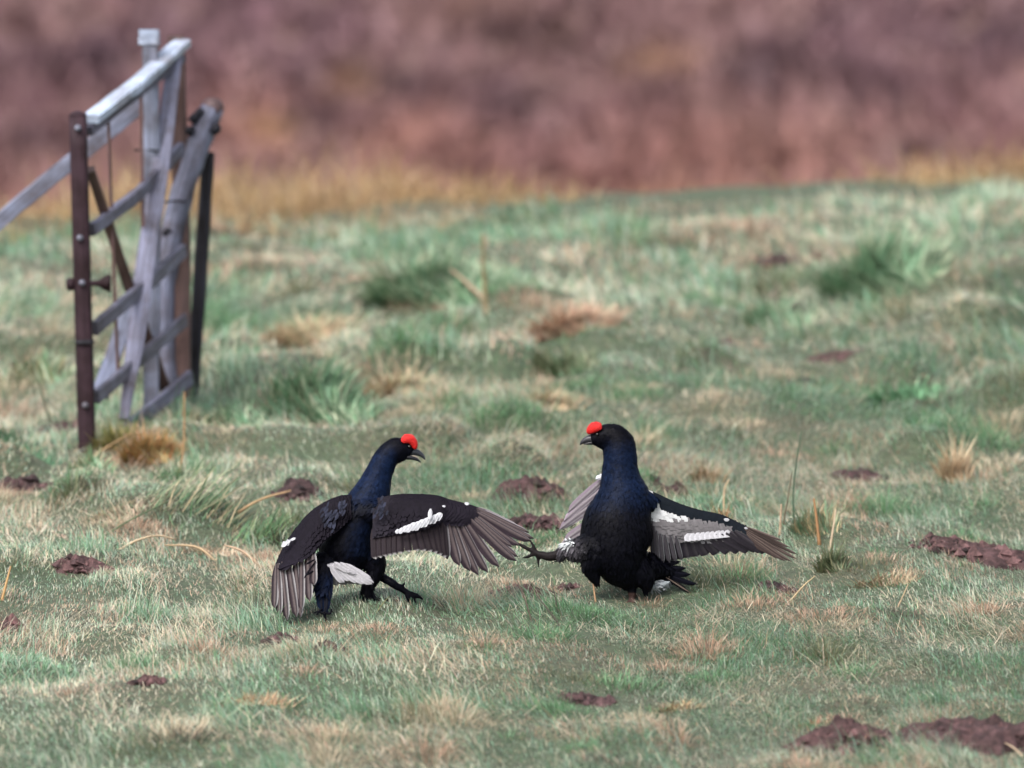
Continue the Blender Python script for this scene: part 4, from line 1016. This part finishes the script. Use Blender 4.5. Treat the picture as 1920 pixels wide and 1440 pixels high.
# ---------- bird facing left, breast and underwing towards the camera
def bird_right():
    d0 = ghit(1184, 1128)
    sK = 560 / 1920
    K = make_mapper(960, 770, sK, d0); mm = sK * d0 / FPX
    org = P(1184, 1128, d0)
    t = thing('black_grouse', org, 'black grouse facing left with one foot kicked out and pale underwing spread', 'bird', 'sparring black grouse')
    mb = MB()
    R = [(770, 1130, 0.0, 50, 50), (745, 1080, 0, 100, 100), (712, 1005, 0, 158, 150), (680, 910, 0, 206, 185), (672, 810, 0, 230, 192), (682, 710, 0, 220, 188), (706, 610, 0, 190, 165), (712, 525, 0, 166, 145), (702, 445, 0, 130, 120), (696, 365, 0, 113, 105), (695, 285, 0, 108, 98), (682, 215, 0, 106, 88), (645, 172, 0, 92, 74), (595, 168, 0, 76, 62), (545, 178, 0, 54, 46), (508, 186, 0, 36, 30)]
    c = catmull([list(K(a, b, w_)) + [h * mm, q * mm] for a, b, w_, h, q in R], 50)
    loft(mb, c[:, :3], c[:, 3], c[:, 4], seg=28)
    limb(mb, K, [(640, 190, 0, 60), (590, 205, 0, 48), (540, 200, 0, 28)], mm)
    # shoulders
    limb(mb, K, [(760, 560, 0.0, 120), (860, 570, 0.0, 60), (930, 600, 0.0, 35)], mm)
    # raised leg, feathered thigh
    limb(mb, K, [(520, 880, -0.02, 130), (430, 890, -0.03, 80), (360, 892, -0.035, 52), (305, 922, -0.035, 34), (235, 938, -0.03, 30), (160, 918, -0.025, 21)], mm)
    for pts in (((150, 912, 18), (105, 890, 13), (65, 868, 12), (22, 846, 6)), ((160, 920, 16), (170, 965, 11), (172, 1014, 5)), ((152, 905, 15), (135, 862, 11), (98, 812, 5)), ((145, 920, 14), (105, 938, 11), (58, 946, 5))):
        limb(mb, K, [(x, y, -0.025, r_) for x, y, r_ in pts], mm, seg=8)
    # shaggy second thigh and belly tufts
    limb(mb, K, [(540, 930, -0.03, 100), (510, 1020, -0.03, 62), (540, 1090, -0.03, 30), (556, 1128, -0.03, 8)], mm)
    # standing leg
    limb(mb, K, [(745, 1040, 0, 90), (765, 1120, 0, 42), (772, 1185, 0, 26), (770, 1222, 0, 20), (768, 1240, 0, 15)], mm)
    for tip in ((730, 1236), (765, 1246), (806, 1238), (790, 1228)):
        limb(mb, K, [(768, 1222, 0, 14), ((768 + tip[0]) / 2, (1222 + tip[1]) / 2, -0.01, 11), (tip[0], tip[1], -0.02, 5)], mm, seg=8)
    # vent and tail base
    limb(mb, K, [(790, 1000, 0, 100), (845, 1080, 0.0, 78), (862, 1140, 0, 40), (850, 1185, 0, 10)], mm)
    limb(mb, K, [(860, 1000, 0.03, 100), (960, 1020, 0.05, 62), (1040, 1040, 0.06, 32)], mm)
    def colr(px, no):
        x = (px[:, 0] - 960) / sK; y = (px[:, 1] - 770) / sK
        neck = sst(150, 300, y) * (1 - sst(500, 700, y)) * (1 - 0.85 * (1 - sst(560, 640, x)) * (y < 260))
        k = np.clip(neck, 0, 1)[:, None]
        cc = BLACK * 0.8 * (1 - k) + BLUE * 0.85 * k
        th = (sst(490, 380, x) * sst(790, 850, y) * (1 - sst(930, 1010, y)) * sst(270, 310, x))[:, None]
        gr = np.array([0.055, 0.05, 0.058])
        cc = cc * (1 - th) + gr * th
        wh = (sst(410, 370, x) * sst(310, 330, x) * sst(880, 850, y))[:, None]
        cc = cc * (1 - wh) + np.array([.4, .42, .42]) * wh
        ft = (sst(310, 290, x) * (y > 820))[:, None]
        cc = cc * (1 - ft) + np.array([0.013, 0.0105, 0.011]) * ft
        ft = (sst(1165, 1180, y) * ((x > 700) & (x < 810)))[:, None]
        return cc * (1 - ft) + np.array([0.05, 0.03, 0.026]) * ft
    body, co, no, cl = remesh_body('body', mb, 0.0036, 4, colr, M_PLUME, t, org)
    r = np.random.default_rng(23)
    xy = proj(co); X = (xy[:, 0] - 960) / sK; Y = (xy[:, 1] - 770) / sK
    def scatter(sel, n, L, W, lift, down, jit=0.15):
        i = r.choice(np.nonzero(sel)[0], n); m = MB()
        plates(m, co[i], np.array(down) + r.normal(0, jit, (n, 3)), no[i], r.uniform(*L, n), r.uniform(*W, n), cl[i] * r.uniform(0.75, 1.3, (n, 1)), lift)
        o = m.build('plumage', M_PLUME, t, org, smooth=True); o['kind'] = 'stuff'
    scatter((Y > 330) & (Y < 1000) & (X > 430), 2800, (0.010, 0.02), (0.006, 0.011), 0.04, (0.1, 0, -1))
    scatter((Y < 340) & (X > 520), 1200, (0.004, 0.008), (0.003, 0.005), 0.02, (0.6, 0, -0.8))
    scatter((Y > 960) & (Y < 1180) & (X > 400), 500, (0.008, 0.016), (0.004, 0.008), 0.10, (0.1, 0, -1), 0.2)
    scatter((Y > 820) & (Y < 1000) & (X > 295) & (X < 480), 420, (0.012, 0.024), (0.004, 0.008), 0.18, (-0.2, 0, -1), 0.35)
    # beak, closed
    mb = MB(); c = catmull([list(K(a, b)) + [h * mm, q * mm] for a, b, h, q in ((525, 180, 34, 28), (498, 184, 28, 24), (470, 192, 20, 17), (450, 204, 12, 10), (438, 221, 3, 3))], 12)
    loft(mb, c[:, :3], c[:, 3], c[:, 4], seg=12, col=(0.02, 0.019, 0.024)); mb.build('upper_beak', M_BEAK, t, org)
    mb = MB(); c = catmull([list(K(a, b)) + [h * mm, q * mm] for a, b, h, q in ((520, 206, 16, 20), (488, 210, 10, 15), (460, 214, 4, 7))], 8)
    loft(mb, c[:, :3], c[:, 3], c[:, 4], seg=12, col=(0.014, 0.013, 0.016)); mb.build('lower_beak', M_BEAK, t, org)
    for sgn, dy in ((-1, 0), (1, -6)):
        mb = MB(); wq = sgn * 56 * mm
        c = catmull([list(K(a, b + dy, wq * e_)) + [h * 0.84 * mm, q * mm] for a, b, h, q, e_ in ((494, 150, 10, 6, 0.55), (498, 136, 26, 13, 0.65), (514, 118, 36, 17, 0.78), (538, 108, 37, 19, 0.88), (560, 108, 30, 16, 0.95), (572, 112, 18, 10, 1.0), (578, 114, 5, 4, 1.0))], 20)
        loft(mb, c[:, :3], c[:, 3], c[:, 4], seg=14, col=(0.62, 0.012, 0.010), jitter=0.07, seed=6)
        mb.build('comb', M_COMB, t, org)
        mb = MB(); e0 = K(548, 152, sgn * 54 * mm)
        loft(mb, [e0 - CAMF * .004, e0 - CAMF * .003, e0, e0 + CAMF * .003, e0 + CAMF * .004], [.001, .0033, .0045, .0033, .001], [.001, .0033, .0045, .0033, .001], depth=np.array([1., 0, 0]), seg=12, col=(0.008, 0.005, 0.004))
        mb.build('eye', M_EYE, t, org)
    # wing on the right of the picture, underside
    face = norm([0.0, -1.0, 0.02])
    wg = bpy.data.objects.new('wing', None); COL.objects.link(wg); wg.parent = t
    # secondaries
    sb = catmull([K(930, 760, 0.03), K(1050, 780, 0.03), K(1180, 790, 0.02), K(1330, 790, 0.01), K(1430, 770, 0.0)], 15)
    stp = catmull([K(935, 985, 0.055), K(1020, 978, 0.055), K(1120, 955, 0.05), K(1260, 930, 0.045), K(1430, 902, 0.03), K(1570, 892, 0.02), K(1640, 905, 0.01)], 15)
    for i in range(15):
        one_feather('secondary_feather', wg, org, sb[i] + face * .0008 * i, stp[i] + face * .0008 * i, (88 if i < 12 else 70) * mm, face, bend=-0.02, dark=np.array([0.028, 0.024, 0.031]) * (0.9 + 0.2 * (i % 2)), edge=(0.17 if i < 11 else 0.05,) * 3, shaft=(0.045, 0.04, 0.046), tipcol=(0.35, 0.35, 0.33) if i < 12 else None, round_=0.25, n=14)
    pr = [((1430, 770), (1655, 915), 40), ((1440, 765), (1690, 935), 36), ((1450, 762), (1725, 955), 34), ((1460, 760), (1760, 968), 32), ((1470, 758), (1800, 972), 30), ((1480, 756), (1835, 955), 28), ((1490, 752), (1838, 925), 26), ((1500, 748), (1790, 880), 24), ((1505, 746), (1740, 835), 22)]
    for i, (a, b, wd) in enumerate(pr):
        one_feather('primary_feather', wg, org, K(*a, 0.005 - .002 * i), K(*b, -0.01 - .006 * i), wd * mm, face, bend=0.03, dark=np.array([0.05, 0.036, 0.034]) * (1 + .3 * (i % 2)), edge=(0.2, 0.16, 0.14), shaft=(0.1, 0.075, 0.065), n=10, round_=0.6)
    lead = [K(868, 505, 0.0), K(940, 535, 0.0), K(1020, 572, 0.0), K(1110, 608, 0.0), K(1220, 640, 0.0), K(1330, 662, -0.002), K(1420, 700, -0.004), K(1515, 748, -0.006)]
    trail = [K(885, 850, 0.036), K(940, 850, 0.038), K(1020, 845, 0.036), K(1120, 838, 0.032), K(1230, 832, 0.026), K(1340, 822, 0.018), K(1430, 806, 0.010), K(1520, 775, 0.0)]
    def cw(s, t_):
        if s > 0.86: return np.array([0.09, 0.075, 0.07]) if t_ > .3 else np.array([0.01, 0.013, 0.018])
        if t_ < 0.10 + 0.1 * s and s > 0.06: return np.array([0.009, 0.012, 0.017])
        if t_ < 0.46 - 0.62 * max(0, s - 0.08) and s < 0.5: return np.array([0.6, 0.6, 0.61])
        if t_ > 0.80 and s > 0.4: return np.array([0.2, 0.19, 0.205])
        if s < 0.06: return np.array([0.3, 0.3, 0.31])
        return np.array([0.215, 0.2, 0.21]) * (1 - 0.3 * s - 0.2 * t_)
    mb = MB(); grid = wing_sheet(mb, lead, trail, 30, 12, cw, 0.006, face)
    coverts(mb, grid, cw, 9, 30, 0.024, 0.017, face, seed=7, lift=0.012, var=0.1)
    mb.build('covert_feathers', M_FEATH, wg, org)['kind'] = 'stuff'
    for k in range(9):
        s = k / 8
        a = K(1140 + 250 * s, 800 - 24 * s, 0.018 - 0.014 * s) + face * .006; b = K(1146 + 258 * s, 840 - 30 * s, 0.020 - .014 * s) + face * .007
        one_feather('white_bar_feather', wg, org, a - (b - a) * .35, b, 72 * mm, face, dark=(0.46, 0.45, 0.48), edge=(0.44, 0.43, 0.46), shaft=(0.46, 0.45, 0.48), n=6, round_=0.3, camber=0.0)
    for (x, y, s) in ((1380, 696, 36), (1505, 751, 24)):
        q = K(x, y, -0.006) + face * .006
        one_feather('white_spot_feather', wg, org, q - (K(s / 2, 0) - K(0, 0)), q + (K(s / 2, 4) - K(0, 0)), s * .7 * mm, face, dark=(0.45, 0.45, 0.48), edge=(0.45, 0.45, 0.48), shaft=(0.45, 0.45, 0.48), n=5, round_=0.9, camber=.03)
    for (a, b, wd) in (((905, 690), (898, 870), 34), ((915, 740), (915, 940), 36), ((930, 770), (942, 985), 38), ((955, 790), (975, 985), 38), ((985, 800), (1015, 980), 38), ((1020, 805), (1055, 972), 36), ((1055, 805), (1095, 962), 34)):
        one_feather('axillary_feather', wg, org, K(*a, 0.01), K(*b, 0.03), wd * mm, face, dark=(0.05, 0.045, 0.054), edge=(0.25, 0.25, 0.26), shaft=(0.06, 0.055, 0.06), n=8)
    # far wing on the left of the picture
    wl = bpy.data.objects.new('wing', None); COL.objects.link(wl); wl.parent = t
    f2 = norm([-0.3, -0.9, 0.2])
    for i, (a, b, wd) in enumerate((((600, 425), (358, 655), 62), ((610, 470), (330, 712), 62), ((620, 520), (300, 768), 66), ((610, 580), (318, 760), 56), ((600, 650), (330, 842), 66), ((600, 700), (310, 868), 60), ((600, 740), (300, 892), 56))):
        one_feather('primary_feather', wl, org, K(*a, 0.055 + .004 * i), K(*b, 0.085 + .002 * i), wd * mm, f2, bend=0.07, dark=np.array([0.15, 0.12, 0.145]) * (1 + .5 * (i % 2)), edge=(0.36, 0.34, 0.36), shaft=(0.2, 0.18, 0.19), n=10, round_=0.6)
    one_feather('white_spot_feather', wl, org, K(610, 415, 0.045), K(535, 440, 0.05), 40 * mm, f2, dark=(0.55, 0.56, 0.6), edge=(.55, .56, .6), shaft=(.55, .56, .6), n=6, round_=0.6)
    # tail
    tl = bpy.data.objects.new('tail', None); COL.objects.link(tl); tl.parent = t
    for i, (a, b, wd, bd) in enumerate((((900, 990), (1085, 968), 40, .05), ((900, 1000), (1120, 1010), 50, .1), ((900, 1010), (1150, 1052), 55, .12), ((900, 1025), (1195, 1115), 46, .15), ((900, 1040), (1100, 1095), 55, .1), ((960, 1050), (1150, 1172), 30, .0), ((980, 1045), (1125, 1150), 26, .0), ((880, 1050), (1050, 1110), 60, .08))):
        one_feather('tail_feather', tl, org, K(*a, 0.04), K(*b, 0.05 + .004 * i), wd * mm, norm([.1, -1, .3]), bend=bd, dark=BLACK * 1.2, edge=BLACK * 1.6, shaft=BLACK * 2 if i < 5 else (0.2, 0.15, 0.12), n=10, round_=0.8)
    mb = MB(); limb(mb, K, [(880, 1128, 0.03, 30), (930, 1124, 0.035, 28), (980, 1114, 0.035, 20), (1015, 1102, 0.035, 6)], mm)
    mb.c = [np.broadcast_to(np.array([0.3, 0.33, 0.345]), v.shape).copy() for v in mb.v]
    n = 120; r = np.random.default_rng(5); Vv = np.concatenate(mb.v); i = r.integers(0, len(Vv), n)
    plates(mb, Vv[i], np.repeat([[1, 0, -.3]], n, 0) + r.normal(0, .3, (n, 3)), Vv[i] - K(940, 1122, 0.035), r.uniform(.01, .02, n), r.uniform(.004, .008, n), np.repeat([[0.32, 0.34, 0.355]], n, 0), .1)
    o = mb.build('undertail_coverts', M_FEATH, tl, org); o['label'] = 'white undertail tuft'
bird_right()
